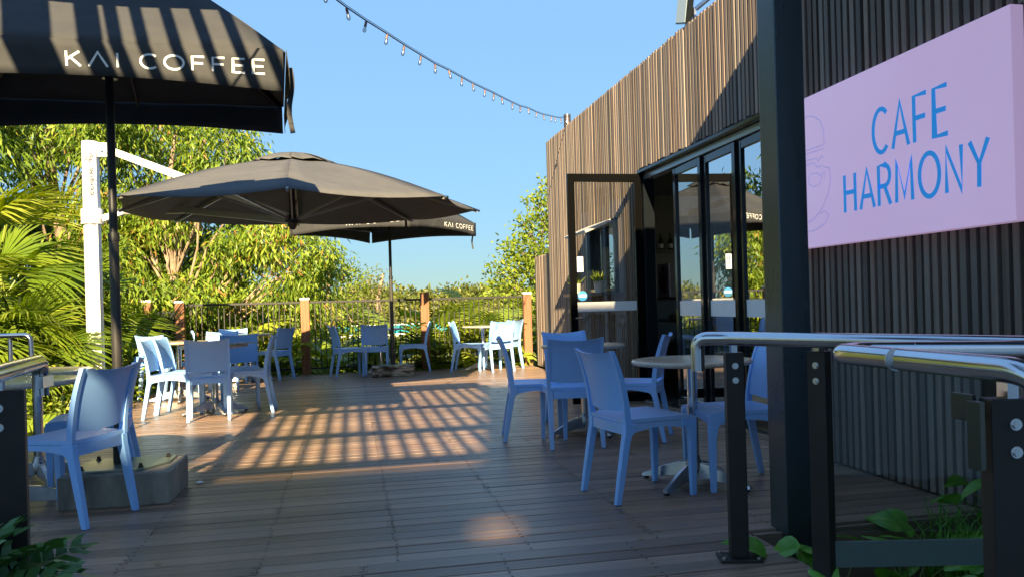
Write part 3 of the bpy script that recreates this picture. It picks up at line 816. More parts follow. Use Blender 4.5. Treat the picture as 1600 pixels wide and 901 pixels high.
# ------------------------------------------------------------------ umbrellas
UMS = 1.06
def market_umbrella(name, label, cx, cy, rot, zr, rise, tilt, tiltdir, pole_xy, z0, cover, s=UMS):
    root = empty(name, (pole_xy[0], pole_xy[1], 0)); tag(root, label, 'umbrella', 'square market umbrellas with KAI COFFEE on the valance')
    T = Matrix.Translation((cx - pole_xy[0], cy - pole_xy[1], zr)) @ Matrix.Rotation(tilt, 4, tiltdir) @ Matrix.Rotation(rot, 4, 'Z')
    cor = [Vector((-s, -s, 0)), Vector((s, -s, 0)), Vector((s, s, 0)), Vector((-s, s, 0))]
    apex = Vector((0, 0, rise))
    # canopy: four triangular faces, slightly hollow between the ribs
    mb = MB()
    for k in range(4):
        A, B = cor[k], cor[(k + 1) % 4]
        def f(u, v, A=A, B=B):
            e = A.lerp(B, u); p = e.lerp(apex, v)
            sag = -.05 * math.sin(PI * u) * math.sin(PI * min(v * 1.1, 1)) 
            p = p + Vector((0, 0, sag + .035 * math.sin(PI * v)))
            p.z += .008 * noise.noise(Vector((p.x * 3, p.y * 3, 1 + k)))
            return T @ p
        mb.grid(f, 12, 12)
    c = mb.build('canopy', cover, root, smooth=True, fix=False, ang=28)
    sm = c.modifiers.new('thick', 'SOLIDIFY'); sm.thickness = .004; sm.offset = -1
    # vent cap
    mb = MB()
    for k in range(4):
        A, B = cor[k] * .24, cor[(k + 1) % 4] * .24
        ap = apex + Vector((0, 0, .075))
        mb.grid(lambda u, v, A=A, B=B, ap=ap: T @ (A.lerp(B, u).lerp(ap, v) + Vector((0, 0, (rise * .80 + .02 + .012 * math.sin(u * 14)) * (1 - v)))), 8, 4)
    vc = mb.build('vent_cap', cover, root, smooth=True, fix=False)
    vc.modifiers.new('thick', 'SOLIDIFY').thickness = .004
    # valances, one per side
    VH = .205
    for k in range(4):
        A, B = cor[k], cor[(k + 1) % 4]
        d = (B - A).normalized(); nn = Vector((d.y, -d.x, 0))
        def vf(x, z, off, A=A, d=d, nn=nn):
            L0 = 2 * s
            sagz = 0.
            w = .010 * math.sin(x * 5.3 + k) * min(1, -z / .1 if z < 0 else 0)
            return T @ (A + d * x + Vector((0, 0, sagz + z)) + nn * (off + .004 + w + .02 * (-z)))
        mb = MB(); Ls = 2 * s - .025
        mb.grid(lambda u, v: vf(.012 + Ls * u, .012 - (VH + .012 - .045 * math.sin(PI * u)) * v, 0), 30, 4)
        va = mb.build('valance', cover, root, smooth=True, fix=False)
        va.modifiers.new('thick', 'SOLIDIFY').thickness = .003
        # lettering near the right end of every side
        fnm = lambda x, y, h, vf=vf: vf(x, y - VH, .0035 + h)
        tx1 = 2 * s - .10; tx0 = tx1 - .94
        for seg_, xa, xb in (('KVI', tx0, tx0 + .25), ('COFFEE', tx0 + .335, tx1)):
            tot = sum(GL[q][0] for q in seg_) + .30 * (len(seg_) - 1)
            sx = (xb - xa) / tot; xx = 0
            for q in seg_:
                wd, stt = GL[q]; m2 = MB()
                for qi, sp in enumerate(stt):
                    pts = []
                    for (p0, p1) in zip(sp[:-1], sp[1:]):
                        pts.append(p0)
                        if abs(p0[0] - p1[0]) * sx > .04: pts.append(((p0[0] + p1[0]) / 2, (p0[1] + p1[1]) / 2))
                    pts.append(sp[-1])
                    ribbon(m2, [(xa + (xx + p[0]) * sx, .088 + p[1] * .070) for p in pts], .0105, fnm, .0008 + .0005 * qi, closed=(q == 'O'))
                m2.build('letter', M['print'], va, fix=False)
                xx += wd + .30
    # ribs and pole
    for k in range(4):
        MB().bar(T @ (cor[k] * .98 + Vector((0, 0, -.01))), T @ (apex * .93), .018, .026).build('rib', M['black'], root)
        MB().bar(T @ (cor[k] * .5 + Vector((0, 0, rise * .42))), T @ Vector((0, 0, rise * .05)), .014, .02).build('strut', M['black'], root)
    for k in range(4):
        m_ = (cor[k] + cor[(k + 1) % 4]) / 2
        MB().bar(T @ (m_ * .97 + Vector((0, 0, -.03))), T @ (apex * .9), .018, .026).build('rib', M['black'], root)
    top = T @ (apex * .95)
    MB().tube([(0, 0, z0 + .012), (0, 0, 1.55)], .0285, 16).build('pole', M['pole_low'], root, smooth=True)
    MB().tube([(0, 0, 1.56), (top.x * .0, top.y * .0, zr + .3), (top.x, top.y, top.z)], .024, 16).build('pole', M['black'], root, smooth=True)
    MB().tube([(0, 0, z0), (0, 0, z0 + .19)], .036, 16).build('pole_sleeve', M['black'], root, smooth=True)
    MB().tube([(0, 0, 1.53), (0, 0, 1.58)], .033, 16).build('pole_sleeve', M['black'], root, smooth=True)
    hubp = T @ Vector((0, 0, rise * .05))
    MB().tube([hubp - Vector((0, 0, .05)), hubp + Vector((0, 0, .05))], .045, 12).build('hub', M['black'], root, smooth=True)
    # hanging strap at one corner
    q = T @ (cor[1] + Vector((.02, .08, -.06)))
    mb = MB(); pts = [q + Vector((.01 * math.sin(k), .02, -.05 * k)) for k in range(8)]
    for k in range(7): mb.bar(pts[k], pts[k + 1] + Vector((0, 0, -.002)), .026, .002, up=(0, 1, 0))
    mb.build('strap', M['black_fabric'], root)
    return root
M['pole_low'] = mat('bronze grey pole', (.06, .055, .05), .38, .3)
u1 = market_umbrella('market_umbrella', 'near black square umbrella striped with sun, its pole bolted to a concrete block', -1.40, 5.29, R(4.5), 2.54, .82, R(5.95), 'X', (-1.38, 5.2), .20, M['black_fabric'], s=1.03)
bx = MB().box((-.25, -.31, 0), (.345, .22, .185)).build('concrete_block', M['concrete'], u1, bevel=.008)
pl = MB().prism([(-.19, -.22), (.19, -.22), (.29, -.05), (.29, .17), (.19, .19), (-.19, .19), (-.22, .1), (-.22, -.1)], .187, .198, axis='z').build('base_plate', M['galv'], u1, bevel=.001)
for (a, b) in ((-.16, -.18), (.16, -.18), (.25, .12), (-.16, .15)):
    MB().tube([(a, b, .198), (a, b, .206)], .016, 6).tube([(a, b, .2065), (a, b, .222)], .010, 6).build('bolt', M['black'], u1)
u3 = market_umbrella('market_umbrella', 'far black square umbrella seen corner on beyond the grey cantilever umbrella', .62, 12.98, R(53), 2.43, .70, 0., 'X', (.66, 12.9), .17, M['black_fabric'])
MB().box((-.34, -.26, 0), (.32, .09, .17)).build('concrete_block', mat('stained block', (.2, .14, .1), .9), u3, bevel=.01)
mottle(bpy.data.materials['stained block'], (.05, .03, .02), (.50, .42, .30), scale=9, bump=.5, stretch=(.6, 1, 2), lo=.42, hi=.60)
MB().prism([(-.22, -.2), (.22, -.2), (.24, .07), (-.24, .07)], .172, .181, axis='z').build('base_plate', M['galv'], u3)

# cantilever umbrella
ct = empty('cantilever_umbrella', (-2.71, 9.43, 0)); tag(ct, 'large grey octagonal cantilever umbrella hung from a white side mast', 'umbrella')
ct.location = (-2.93, 10.18, -.087); ct.scale = (1.08,) * 3
O = Vector((2.71 - .52, 8.39 - 9.43, 0))          # canopy centre relative to the mast
RR, Zr, AP = 1.90, 2.10, .53
def ov(k, r=RR, z=Zr):
    if k % 8 == 7 and r > 1: r *= .87
    a = R(-132.9) + k * PI / 4
    return O + Vector((r * math.cos(a), r * math.sin(a), z + .03 * r * math.sin(a)))
mb = MB(); apx = O + Vector((0, 0, Zr + AP))
for k in range(8):
    A, B = ov(k), ov(k + 1)
    def f(u, v, A=A, B=B):
        p = A.lerp(B, u).lerp(apx, v * .93)
        p.z += .06 * math.sin(PI * v * .93) - .035 * math.sin(PI * u) * (1 - v) ** .6
        q = (p - O); q.z = 0
        if v < .01: p += q.normalized() * (-.04 * math.sin(PI * u))
        return p
    mb.grid(f, 8, 12)
cc = mb.build('canopy', M['grey_fabric'], ct, smooth=True, fix=False, ang=6)
cc.modifiers.new('thick', 'SOLIDIFY').thickness = .004
mb = MB()
for k in range(8):
    A, B = ov(k, .44, Zr + AP - .075), ov(k + 1, .44, Zr + AP - .075)
    mb.grid(lambda u, v, A=A, B=B: A.lerp(B, u).lerp(apx + Vector((0, 0, .055)), v) + Vector((0, 0, (.010 * math.sin(u * 9 + 2) + .012) * (1 - v) + .018 * math.sin(PI * v))), 6, 5)
vc = mb.build('vent_cap', M['grey_fabric'], ct, smooth=True, fix=False, ang=8)
vc.modifiers.new('thick', 'SOLIDIFY').thickness = .004
ribm = mat('silver grey umbrella rib', (.36, .34, .31), .35, .4)
hub = O + Vector((-.02, .02, 1.99))
for k in range(8):
    a, b = ov(k, RR * .995, Zr - .018), O + Vector((0, 0, Zr + AP - .08))
    mid = (a + b) / 2 + Vector((0, 0, .035))
    rb = MB().bar(a, mid, .018, .026).bar(mid, b, .018, .026).build('rib', ribm, ct)
    MB().bar(hub, a.lerp(b, .46) + Vector((0, 0, -.0)), .018, .024).build('strut', ribm, rb)
    MB().tube([a + Vector((0, 0, .012)), a + (a - b).normalized() * .03 + Vector((0, 0, .012))], .014, 8).build('rib_tip', M['steel'], rb)
MB().lathe([(.02, -.09), (.03, -.08), (.055, -.03), (.075, -.02), (.075, .02), (.04, .03), (.03, .06), (.03, .5)], c=tuple(hub), seg=16).build('hub', M['black'], ct, smooth=True)
mast = MB().tube([(0, 0, 0), (0, 0, 2.97)], .086, 20)
mast.box((-.02, -.095, .05), (.02, -.083, 2.9)).box((.06, -.075, .05), (.075, -.05, 2.9))
mast.build('mast', M['white'], ct, smooth=True)
MB().lathe([(.106, 2.09), (.110, 2.10), (.110, 2.23), (.106, 2.24)], seg=24).lathe([(.114, 2.075), (.114, 2.0895)], seg=24).build('slider_ring', mat('pale grey ring', (.62, .6, .6), .35), ct, smooth=True)
topa = Vector((.14, -.04, 2.90)); 
MB().box((.07, -.05, 2.80), (.19, .01, 2.955)).build('bracket', M['white'], ct, bevel=.012)
MB().bar(topa, hub + Vector((-.05, .02, .05)), .045, .075).build('arm', M['white'], ct, bevel=.006)
J = Vector((1.02, -.44, 2.175))
MB().bar((.12, -.03, 2.13), (.36, -.14, 2.2), .05, .07).build('arm', M['white'], ct, bevel=.006)
MB().bar((.361, -.14, 2.2), J, .05, .075).bar(J, hub, .05, .07).build('arm', ribm, ct, bevel=.006)
for zz, xx in ((2.88, .13), (2.15, .22)):
    MB().tube([(xx, -.085, zz), (xx, .03, zz)], .022, 10).build('bolt', M['bolt'], ct, smooth=True)
# maker's word running up the mast
cu = bpy.data.curves.new('lettering', 'FONT'); cu.body = 'eclipse 40'; cu.size = .115; cu.extrude = .0006
tmp = bpy.data.objects.new('lettering', cu); col.objects.link(tmp)
bpy.context.view_layer.update()
dg = bpy.context.evaluated_depsgraph_get()
me = bpy.data.meshes.new_from_object(tmp.evaluated_get(dg)); bpy.data.objects.remove(tmp)
me.materials.clear(); me.materials.append(M['greyprint'])
lt = inst('lettering', me, ct, (-.045, -.1005, 2.36), (R(90), R(-90), 0))
lt.matrix_local = Matrix.Translation((.045, -.0965, 2.38)) @ Matrix(((0, -1, 0, 0), (0, 0, -1, 0), (1, 0, 0, 0), (0, 0, 0, 1)))

# ------------------------------------------------------------------ chairs
def chair():
    root = empty('cafe_chair')
    B = M['blue']
    # seat: dished slab with rounded edges
    mb = MB()
    def half(y): return .205 + .008 * (y + .2) / .43
    def top(u, v):
        y = -.205 + .445 * v; x = (u * 2 - 1) * half(y)
        z = .452 - .012 * math.sin(PI * v) * (1 - (u * 2 - 1) ** 2) - (.012 * ((v - .85) / .15) ** 2 if v > .85 else 0)
        return x, y, z
    mb.grid(top, 10, 10)
    mb.grid(lambda u, v: (lambda t: (t[0], t[1], t[2] - .022))(top(1 - u, v)), 10, 10)
    n = 11; o2 = 121
    for k in range(10):
        a, b = k * n, (k + 1) * n
        mb.f.append((a, b, b + 0, a + 0)) if False else None
    edge = [k * n for k in range(11)] + [10 * n + k for k in range(1, 11)] + [k * n + 10 for k in range(9, -1, -1)] + [k for k in range(9, 0, -1)]
    def low(i): 
        u, v = divmod(i, n); return o2 + (10 - u) * n + v
    for k in range(len(edge)):
        a, b = edge[k], edge[(k + 1) % len(edge)]
        mb.f.append((a, b, low(b), low(a)))
    # aprons: front, back, sides with an arched underside
    def apron(p0, p1, nrm, hz=.428, dep=.05, arch=.022, t=.022):
        p0 = Vector(p0); p1 = Vector(p1); nrm = Vector(nrm); b = len(mb.v); m = 8
        for k in range(m + 1):
            q = p0.lerp(p1, k / m); zl = hz - dep + arch * math.sin(PI * k / m)
            bow = nrm * (.014 * math.sin(PI * k / m) if abs(nrm.y) > .5 and nrm.y < 0 else 0)
            for (off, z) in ((0, hz), (0, zl), (-t, zl), (-t, hz)):
                w = q + nrm * off + bow; mb.v.append((w.x, w.y, z))
        for k in range(m):
            for j_ in range(4):
                a = b + k * 4 + j_; c = b + k * 4 + (j_ + 1) % 4
                mb.f.append((a, c, c + 4, a + 4))
        mb.f.append((b, b + 1, b + 2, b + 3)); e = b + m * 4; mb.f.append((e + 3, e + 2, e + 1, e))
    apron((-.172, .236, 0), (.172, .236, 0), (0, 1, 0))
    apron((-.165, -.204, 0), (.165, -.204, 0), (0, -1, 0), dep=.06, arch=.004)
    apron((.2035, -.168, 0), (.2095, .196, 0), (1, 0, 0), dep=.055, arch=.026)
    apron((-.2035, -.168, 0), (-.2095, .196, 0), (-1, 0, 0), dep=.055, arch=.026)
    mb.build('seat', B, root, smooth=True, ang=40)
    # front legs
    def leg(prof, x_in_top, x_out_top, x_in_bot, x_out_bot, zt):
        b = len(prof); m = MB()
        for side in (0, 1):
            for (y, z) in prof:
                t = max(0, min(1, z / zt))
                xi = x_in_bot + (x_in_top - x_in_bot) * t; xo = x_out_bot + (x_out_top - x_out_bot) * t
                m.v.append((xi if side == 0 else xo, y, z))
        m.f.append(tuple(range(b))); m.f.append(tuple(range(b, 2 * b))[::-1])
        for i in range(b):
            jx = (i + 1) % b; m.f.append((i, b + i, b + jx, jx))
        return m
    pf = [(.244, .430), (.243, .30), (.236, .0), (.206, .0), (.200, .30), (.190, .36), (.172, .385), (.15, .392), (.15, .430)]
    for s in (-1, 1):
        leg(pf, s * .172, s * .2125, s * .180, s * .208, .43).build('front_leg', B, root, bevel=.004, smooth=True, ang=50)
    # rear leg: splays backward
    pr = [(-.150, .430), (-.150, .378), (-.166, .366), (-.178, .33), (-.212, .15), (-.243, 0), (-.276, 0), (-.252, .15), (-.222, .32), (-.210, .38), (-.208, .430)]
    for s in (-1, 1):
        leg(pr, s * .168, s * .2105, s * .178, s * .207, .43).build('rear_leg', B, root, bevel=.004, smooth=True, ang=50)
    # backrest: two curved stiles and a curved panel with a slot under it
    bk = MB()
    def yb(z): t = (z - .43) / .40; return -.190 - .012 * t - .078 * t * t
    for s in (-1, 1):
        b = len(bk.v); m = 9
        for k in range(m + 1):
            z = .431 + (.822 - .431) * k / m; w = .036 - .012 * k / m; yy = yb(z)
            xi, xo = s * (.2105 - .026 + .004 * k / m), s * (.2105 + .002 * k / m)
            bk.v += [(xi, yy - w / 2, z), (xo, yy - w / 2, z), (xo, yy + w / 2, z), (xi, yy + w / 2, z)]
        for k in range(m):
            for j_ in range(4):
                a = b + k * 4 + j_; c = b + k * 4 + (j_ + 1) % 4; bk.f.append((a, c, c + 4, a + 4))
        bk.f.append((b + 3, b + 2, b + 1, b)); e = b + m * 4; bk.f.append((e, e + 1, e + 2, e + 3))
    def pan(u, v, t):
        x = (u * 2 - 1) * .188; zt = .818 - .016 * (1 - (u * 2 - 1) ** 2); zb = .498 - .012 * (1 - (u * 2 - 1) ** 2)
        z = zb + (zt - zb) * v
        lip = .010 * max(0, (v - .93) / .07) ** 2
        return x, yb(z) - .022 * (1 - (u * 2 - 1) ** 2) - t - lip, z
    b0 = len(bk.v)
    bk.grid(lambda u, v: pan(u, v, -.006), 10, 10); b1 = len(bk.v)
    bk.grid(lambda u, v: pan(u, v, .006), 10, 10)
    for i in edge and range(len(edge)):
        a, b = edge[i], edge[(i + 1) % len(edge)]
        bk.f.append((b0 + a, b1 + a, b1 + b, b0 + b))
    bk.build('backrest', B, root, smooth=True, ang=38)
    return root
proto = chair(); used = [False]
CH = [  # x, y, rotation (0 faces away from the camera), label, group
 (-1.51, 4.71, 67, 'nearest chair at far left, facing left in front of the concrete block', 'left'),
 (-1.62, 5.55, 100, 'chair mostly hidden behind the nearest left chair and the umbrella pole', 'left'),
 (-1.43, 8.69, 6, 'chair with its back squarely to the camera at the left middle table', 'mid'),
 (-1.83, 8.97, -95, 'leftmost chair of the left middle table, facing right', 'mid'),
 (-1.77, 9.33, -96, 'chair tucked tight behind the leftmost chair of the left middle table', 'mid'),
 (-1.09, 9.10, 90, 'chair seen edge on at the right side of the left middle table', 'mid'),
 (-1.25, 9.60, 188, 'chair facing the camera from the far side of the left middle table', 'mid'),
 (-2.36, 11.05, -28, 'brightly lit chair turned slightly right behind the two leftmost chairs', 'mid'),
 (-1.75, 11.35, 175, 'chair half hidden behind the chair facing the camera at the left', 'mid'),
 (-2.02, 12.60, -80, 'small sideways chair whose lit edge shows left of the hidden chairs', 'mid'),
 (-1.78, 12.95, 185, 'pale lit chair top farthest back beside the far left table', 'mid'),
 (-1.21, 13.15, 60, 'lone chair at the fence left of the first timber post, facing left', 'mid'),
 (-.03, 13.12, -75, 'left chair of the table under the far umbrella, facing right', 'far'),
 (.40, 13.30, -4, 'chair with its back to the camera behind the far umbrella block', 'far'),
 (1.05, 13.55, 85, 'chair facing left on the right of the far umbrella pole', 'far'),
 (1.90, 13.05, -108, 'left chair of the sunlit table in front of the right fence bay', 'far'),
 (2.31, 12.80, 17, 'sunlit chair with its back to the camera at the right fence table', 'far'),
 (2.52, 13.22, 40, 'chair just behind the sunlit chair at the right fence table', 'far'),
 (1.46, 6.35, -99, 'leftmost chair of the middle right table, leaning back view facing right', 'right'),
 (1.66, 5.98, -6, 'middle chair of the right group with its back to the camera', 'right'),
 (1.97, 6.92, 186, 'chair facing the camera across the middle right table', 'right'),
 (2.20, 6.05, 60, 'chair by the open doorway with its dark panel turned to the left', 'right'),
 (1.59, 4.31, -79, 'large near chair facing right toward the front round table', 'right'),
 (2.20, 4.36, 88, 'chair partly hidden behind the steel column, facing the front round table', 'right'),
]
GRP = dict(left='blue chairs at the near left tables', mid='blue chairs at the left middle tables', far='blue chairs along the far fence', right='blue chairs on the right by the cafe doors')
for (x, y, r, lab, g) in CH:
    c = proto if not used[0] else copy_tree(proto)
    used[0] = True
    c.location = (x, y, .002); c.rotation_euler = (0, 0, R(r))
    tag(c, lab, 'chair', GRP[g])

# ------------------------------------------------------------------ tables
def table(h=.735, rad=.35):
    root = empty('cafe_table')
    prof = [(rad - .03, h - .030), (rad - .008, h - .028), (rad, h - .018), (rad, h - .010), (rad - .006, h - .003), (rad - .02, h)]
    MB().lathe(prof, seg=48).build('tabletop', M['tabletop'], root, smooth=True, ang=50)
    MB().lathe([(.09, h - .045), (.10, h - .0305)], seg=20).tube([(0, 0, .12), (0, 0, h - .045)], .030, 20).build('column', M['steel'], root, smooth=True)
    MB().lathe([(.045, .075), (.05, .12), (.036, .15), (.032, .17)], seg=20).build('base_collar', M['alu'], root, smooth=True)
    for k in range(4):
        a = k * PI / 2
        m = Matrix.Rotation(a, 4, 'Z')
        mb = MB(); b = 0; prof = [(.03, .045, .135, .026), (.10, .042, .125, .024), (.20, .030, .092, .021), (.29, .016, .052, .020), (.335, .012, .036, .022), (.35, .012, .030, .018)]
        for (x, z0, z1, w) in prof:
            for (yy, zz) in ((-w, z0), (w, z0), (w * .55, z1), (-w * .55, z1)):
                mb.v.append(tuple(m @ Vector((x, yy, zz))))
        for q in range(len(prof) - 1):
            for j_ in range(4):
                a0 = q * 4 + j_; c0 = q * 4 + (j_ + 1) % 4; mb.f.append((a0, c0, c0 + 4, a0 + 4))
        mb.f.append((0, 1, 2, 3)); e = (len(prof) - 1) * 4; mb.f.append((e + 3, e + 2, e + 1, e))
        f = mb.build('foot', M['alu'], root, bevel=.003, smooth=True, ang=40)
        MB().lathe([(.014, .0), (.016, .012)], c=tuple(m @ Vector((.325, 0, 0))), seg=10).build('foot_pad', M['rubber'], f)
    return root
tp = table(); tu = False
for (x, y, r, lab) in [(1.96, 4.40, 38, 'front round table beside the near rail post on the right'), (1.90, 6.42, 20, 'round table behind the near right chairs, by the open door'),
        (-2.04, 5.82, 30, 'farther of the two tables at the left edge'), (-1.86, 5.0, 15, 'nearer of the two tables at the left edge, behind the steel rail end'),
        (-1.44, 9.10, 25, 'table with newspapers among the left middle chairs'), (-2.10, 10.6, 10, 'bright table behind the left middle table'),
        (-1.52, 12.9, 5, 'small far table in front of the left fence bay'), (.49, 13.5, 40, 'table behind the far umbrella block'), (2.18, 13.25, 15, 'sunlit table in front of the right fence bay')]:
    t = tp if not tu else copy_tree(tp); tu = True
    t.location = (x, y, .002); t.rotation_euler = (0, 0, R(r)); tag(t, lab, 'table', 'round cafe tables on steel columns')
np_ = MB(); np_.box((-.12, -.09, 0), (.12, .09, .008)).box((-.02, -.13, .0085), (.2, .05, .016), Matrix.Rotation(R(25), 4, 'Z'))
o = np_.build('newspaper', mat('newsprint', (.5, .49, .46), .8)); o.location = (-1.22, 9.02, .738); tag(o, 'folded newspapers on the left middle table', 'newspaper')
mottle(bpy.data.materials['newsprint'], (.25, .25, .25), (.6, .58, .55), scale=30)
mh = empty('menu_holder', (-1.63, 9.0, .738)); tag(mh, 'pair of small yellow green upright menu tags on the left middle table', 'menu holder')
MB().box((-.03, -.01, 0), (.03, .01, .02)).build('base', M['black'], mh)
for s in (-1, 1): MB().prism([(s * .022 - .014, .02), (s * .022 + .014, .02), (s * .022 + .014, .10), (s * .022 + .004, .125), (s * .022 - .01, .115)], -.002, .002, axis='y').build('tag', M['leaf_big'], mh)

# ------------------------------------------------------------------ near handrails
def rail_tube(name, pts, r, parent, m=None, seg=20):
    """round tube with softened corners"""
    P_ = [Vector(p) for p in pts]; out = [P_[0]]
    for i in range(1, len(P_) - 1):
        a, b, c = P_[i - 1], P_[i], P_[i + 1]
        d = min(.05, (a - b).length * .4, (c - b).length * .4)
        s, e = b + (a - b).normalized() * d, b + (c - b).normalized() * d
        for k in range(6):
            t = k / 5; out.append(s * (1 - t) ** 2 + b * 2 * t * (1 - t) + e * t * t)
    out.append(P_[-1])
    return MB().tube(out, r, seg).build(name, m or M['steel'], parent, smooth=True, fix=False)
rl = empty('handrail', (1.56, 3.11, 0)); tag(rl, 'stainless handrail on dark posts crossing in front of the steel column', 'handrail')
o_ = Vector((1.56, 3.11, 0))
rail_tube('rail', [Vector(p) - o_ for p in ((1.455, 3.20, .78), (1.455, 3.20, .92), (1.55, 3.10, .92), (1.72, 2.76, .92), (2.03, 2.10, .92), (2.25, 1.62, .92))], .029, rl)
def rail_post(x, y, z0, ht, ang, parent, off, w=.075, d=.05, plate=True):
    p = empty('post_mount') if False else None
    T = Matrix.Translation((x - off.x, y - off.y, 0)) @ Matrix.Rotation(ang, 4, 'Z')
    po = MB().box((-w / 2, -d / 2, z0 + .012), (w / 2, d / 2, ht), T).build('post', M['railpost'], parent, bevel=.003)
    if plate: MB().box((-.085, -.06, z0), (.085, .06, z0 + .012), T).build('base_plate', M['railpost'], po, bevel=.002)
    for zz in (ht - .055, ht - .115):
        bl = MB()
        c = T @ Vector((0, -d / 2, zz)); nv = (T.to_3x3() @ Vector((0, -1, 0)))
        bl.tube([c, c + nv * .003], .013, 16); bl.tube([c + nv * .003, c + nv * .010], .0095, 6)
        bl.build('bolt', M['bolt'], po)
    if plate:
        for (a, b) in ((-.07, -.045), (.07, -.045), (-.07, .045), (.07, .045)):
            c = T @ Vector((a, b, z0 + .0125)); MB().tube([c, c + Vector((0, 0, .008))], .008, 6).build('bolt', M['bolt'], po)
    MB().box((-.012, -.02, ht), (.012, .02, .893), T).build('bracket', M['steel'], po)
    return po
rail_post(1.565, 3.09, .0, .862, R(-14), rl, o_)
rail_post(1.775, 2.80, -.02, .875, R(-62), rl, o_)
rl2 = empty('handrail', (1.33, 1.42, 0)); tag(rl2, 'thick stainless handrail doubling back at the right edge nearest the camera', 'handrail')
o2_ = Vector((1.33, 1.42, 0))
rail_tube('rail', [Vector(p) - o2_ for p in ((2.35, 1.60, .92), (1.84, 1.90, .92), (1.47, 2.115, .92), (1.385, 2.08, .92), (1.385, 1.95, .92), (1.375, 1.42, .92), (1.40, 1.10, .74), (1.42, .70, .50))], .029, rl2)
def tilt_ring(p, d):
    p = Vector(p) - o2_; d = Vector(d).normalized()
    return MB().tube([p - d * .0015, p + d * .0015], .0296, 20)
tilt_ring((1.372, 1.82, .92), (.05, .51, 0)).build('weld_seam', M['bolt'], rl2, smooth=True)
tilt_ring((1.60, 2.04, .92), (.37, -.215, 0)).build('weld_seam', M['bolt'], rl2, smooth=True)
rail_post(1.405, 1.50, -.4, .855, R(-12), rl2, o2_, w=.10, d=.05, plate=False)
MB().box((1.345 - o2_.x, 1.535 - o2_.y, .80), (1.357 - o2_.x, 1.60 - o2_.y, .86)).box((1.325 - o2_.x, 1.49 - o2_.y, .70), (1.3385 - o2_.x, 1.53 - o2_.y, .85)).build('glass_clamp', mat('dull steel clamp', (.10, .11, .10), .35, .9), rl2, bevel=.002)
tg = MB().bar((1.765 - o_.x, 2.79 - o_.y, .09), (2.42 - o_.x, 2.64 - o_.y, .09), .012, .10, up=(0, 0, 1)).build('toe_board', M['toe'], rl, bevel=.001)
MB().bar((2.42 - o_.x, 2.64 - o_.y, -.3), (2.42 - o_.x, 2.64 - o_.y, .86), .06, .05).build('post', M['railpost'], rl, bevel=.003)
gl = MB().bar((1.795 - o_.x, 2.80 - o_.y, .50), (2.40 - o_.x, 2.66 - o_.y, .50), .010, .66, up=(0, 0, 1)).build('glass_pane', M['clear'], rl)
# near left rail
rl3 = empty('handrail', (-1.02, 2.72, 0)); tag(rl3, 'thick stainless handrail end turning down at the left edge', 'handrail')
o3 = Vector((-1.02, 2.72, 0))
rail_tube('rail', [Vector(p) - o3 for p in ((-.95, 1.9, .92), (-1.075, 2.78, .92), (-1.165, 3.36, .92), (-1.165, 3.36, .79))], .029, rl3)
rail_post(-1.09, 2.80, -.4, .862, R(12), rl3, o3, w=.14, d=.05, plate=False)
MB().box((-.06, .36, .84), (-.04, .46, .88)).build('bracket', M['steel'], rl3)
rl4 = empty('handrail', (-2.5, 6.6, 0)); tag(rl4, 'thin pale handrail behind the left tables among the palm leaves', 'handrail')
rail_tube('rail', [(-.55, .10, .957), (.15, 0, .957), (.155, 0, .80)], .018, rl4)
rail_tube('rail', [(.0, .03, .93), (.0, .03, -.1)], .016, rl4)
# fallen little floor lamp cap behind the block
o = MB().lathe([(.035, 0), (.04, .006), (.02, .02), (.0, .022)], seg=14).build('floor_cap', M['white'], smooth=True); o.location = (-.97, 5.42, .002); o.scale = (.6, .6, .6); tag(o, 'small white cap on the deck right of the concrete block', 'cap')

# ------------------------------------------------------------------ string of festoon lights
sl = empty('string_lights', (3.02, 10.8, 3.66)); tag(sl, 'festoon string of clear bulbs sagging from the short steel pole', 'string lights')
BPT = [(2.72, 10.19, 3.52), (2.61, 9.97, 3.48), (2.40, 9.56, 3.40), (2.23, 9.2, 3.34), (2.04, 8.82, 3.29), (1.88, 8.5, 3.23), (1.73, 8.2, 3.19), (1.54, 7.81, 3.14), (1.42, 7.56, 3.11), (1.28, 7.27, 3.07), (1.11, 6.94, 3.03), (.98, 6.67, 3.), (.83, 6.37, 2.97), (.69, 6.08, 2.93), (.56, 5.82, 2.91), (.42, 5.53, 2.885), (.29, 5.27, 2.87), (.15, 4.99, 2.85), (.03, 4.75, 2.84), (-.09, 4.5, 2.835), (-.22, 4.2, 2.84)]
so_ = Vector((3.02, 10.8, 3.66))
path = [Vector((3.09, 10.80, 3.68)) - so_, Vector((2.88, 10.5, 3.585)) - so_] + [Vector(p) - so_ for p in BPT] + [Vector((-.8, 2.9, 2.95)) - so_, Vector((-1.5, 1.0, 3.2)) - so_, Vector((-2.2, .9, 3.58)) - so_]
MB().tube(path, .0042, 6).build('cable', mat('black cable', (.02, .03, .04), .5), sl, smooth=True, fix=False)
MB().tube([p + Vector((0, 0, .012)) for p in path], .0022, 5).build('cable', bpy.data.materials['black cable'], sl, smooth=True, fix=False)
hm = MB().lathe([(.009, -.006), (.014, -.012), (.014, -.05), (.016, -.052), (.016, -.062), (.012, -.064)], seg=12).mesh('bulb_holder', mat('brown lamp holder', (.17, .10, .09), .5), smooth=True)
bmh = MB().lathe([(.010, -.0645), (.017, -.080), (.0205, -.098), (.018, -.115), (.010, -.126), (.002, -.129)], seg=14).mesh('bulb', M['bulb'], smooth=True)
fil = MB().lathe([(.004, -.066), (.006, -.08), (.005, -.10), (.001, -.106)], seg=8).mesh('filament', M['print'], smooth=True)
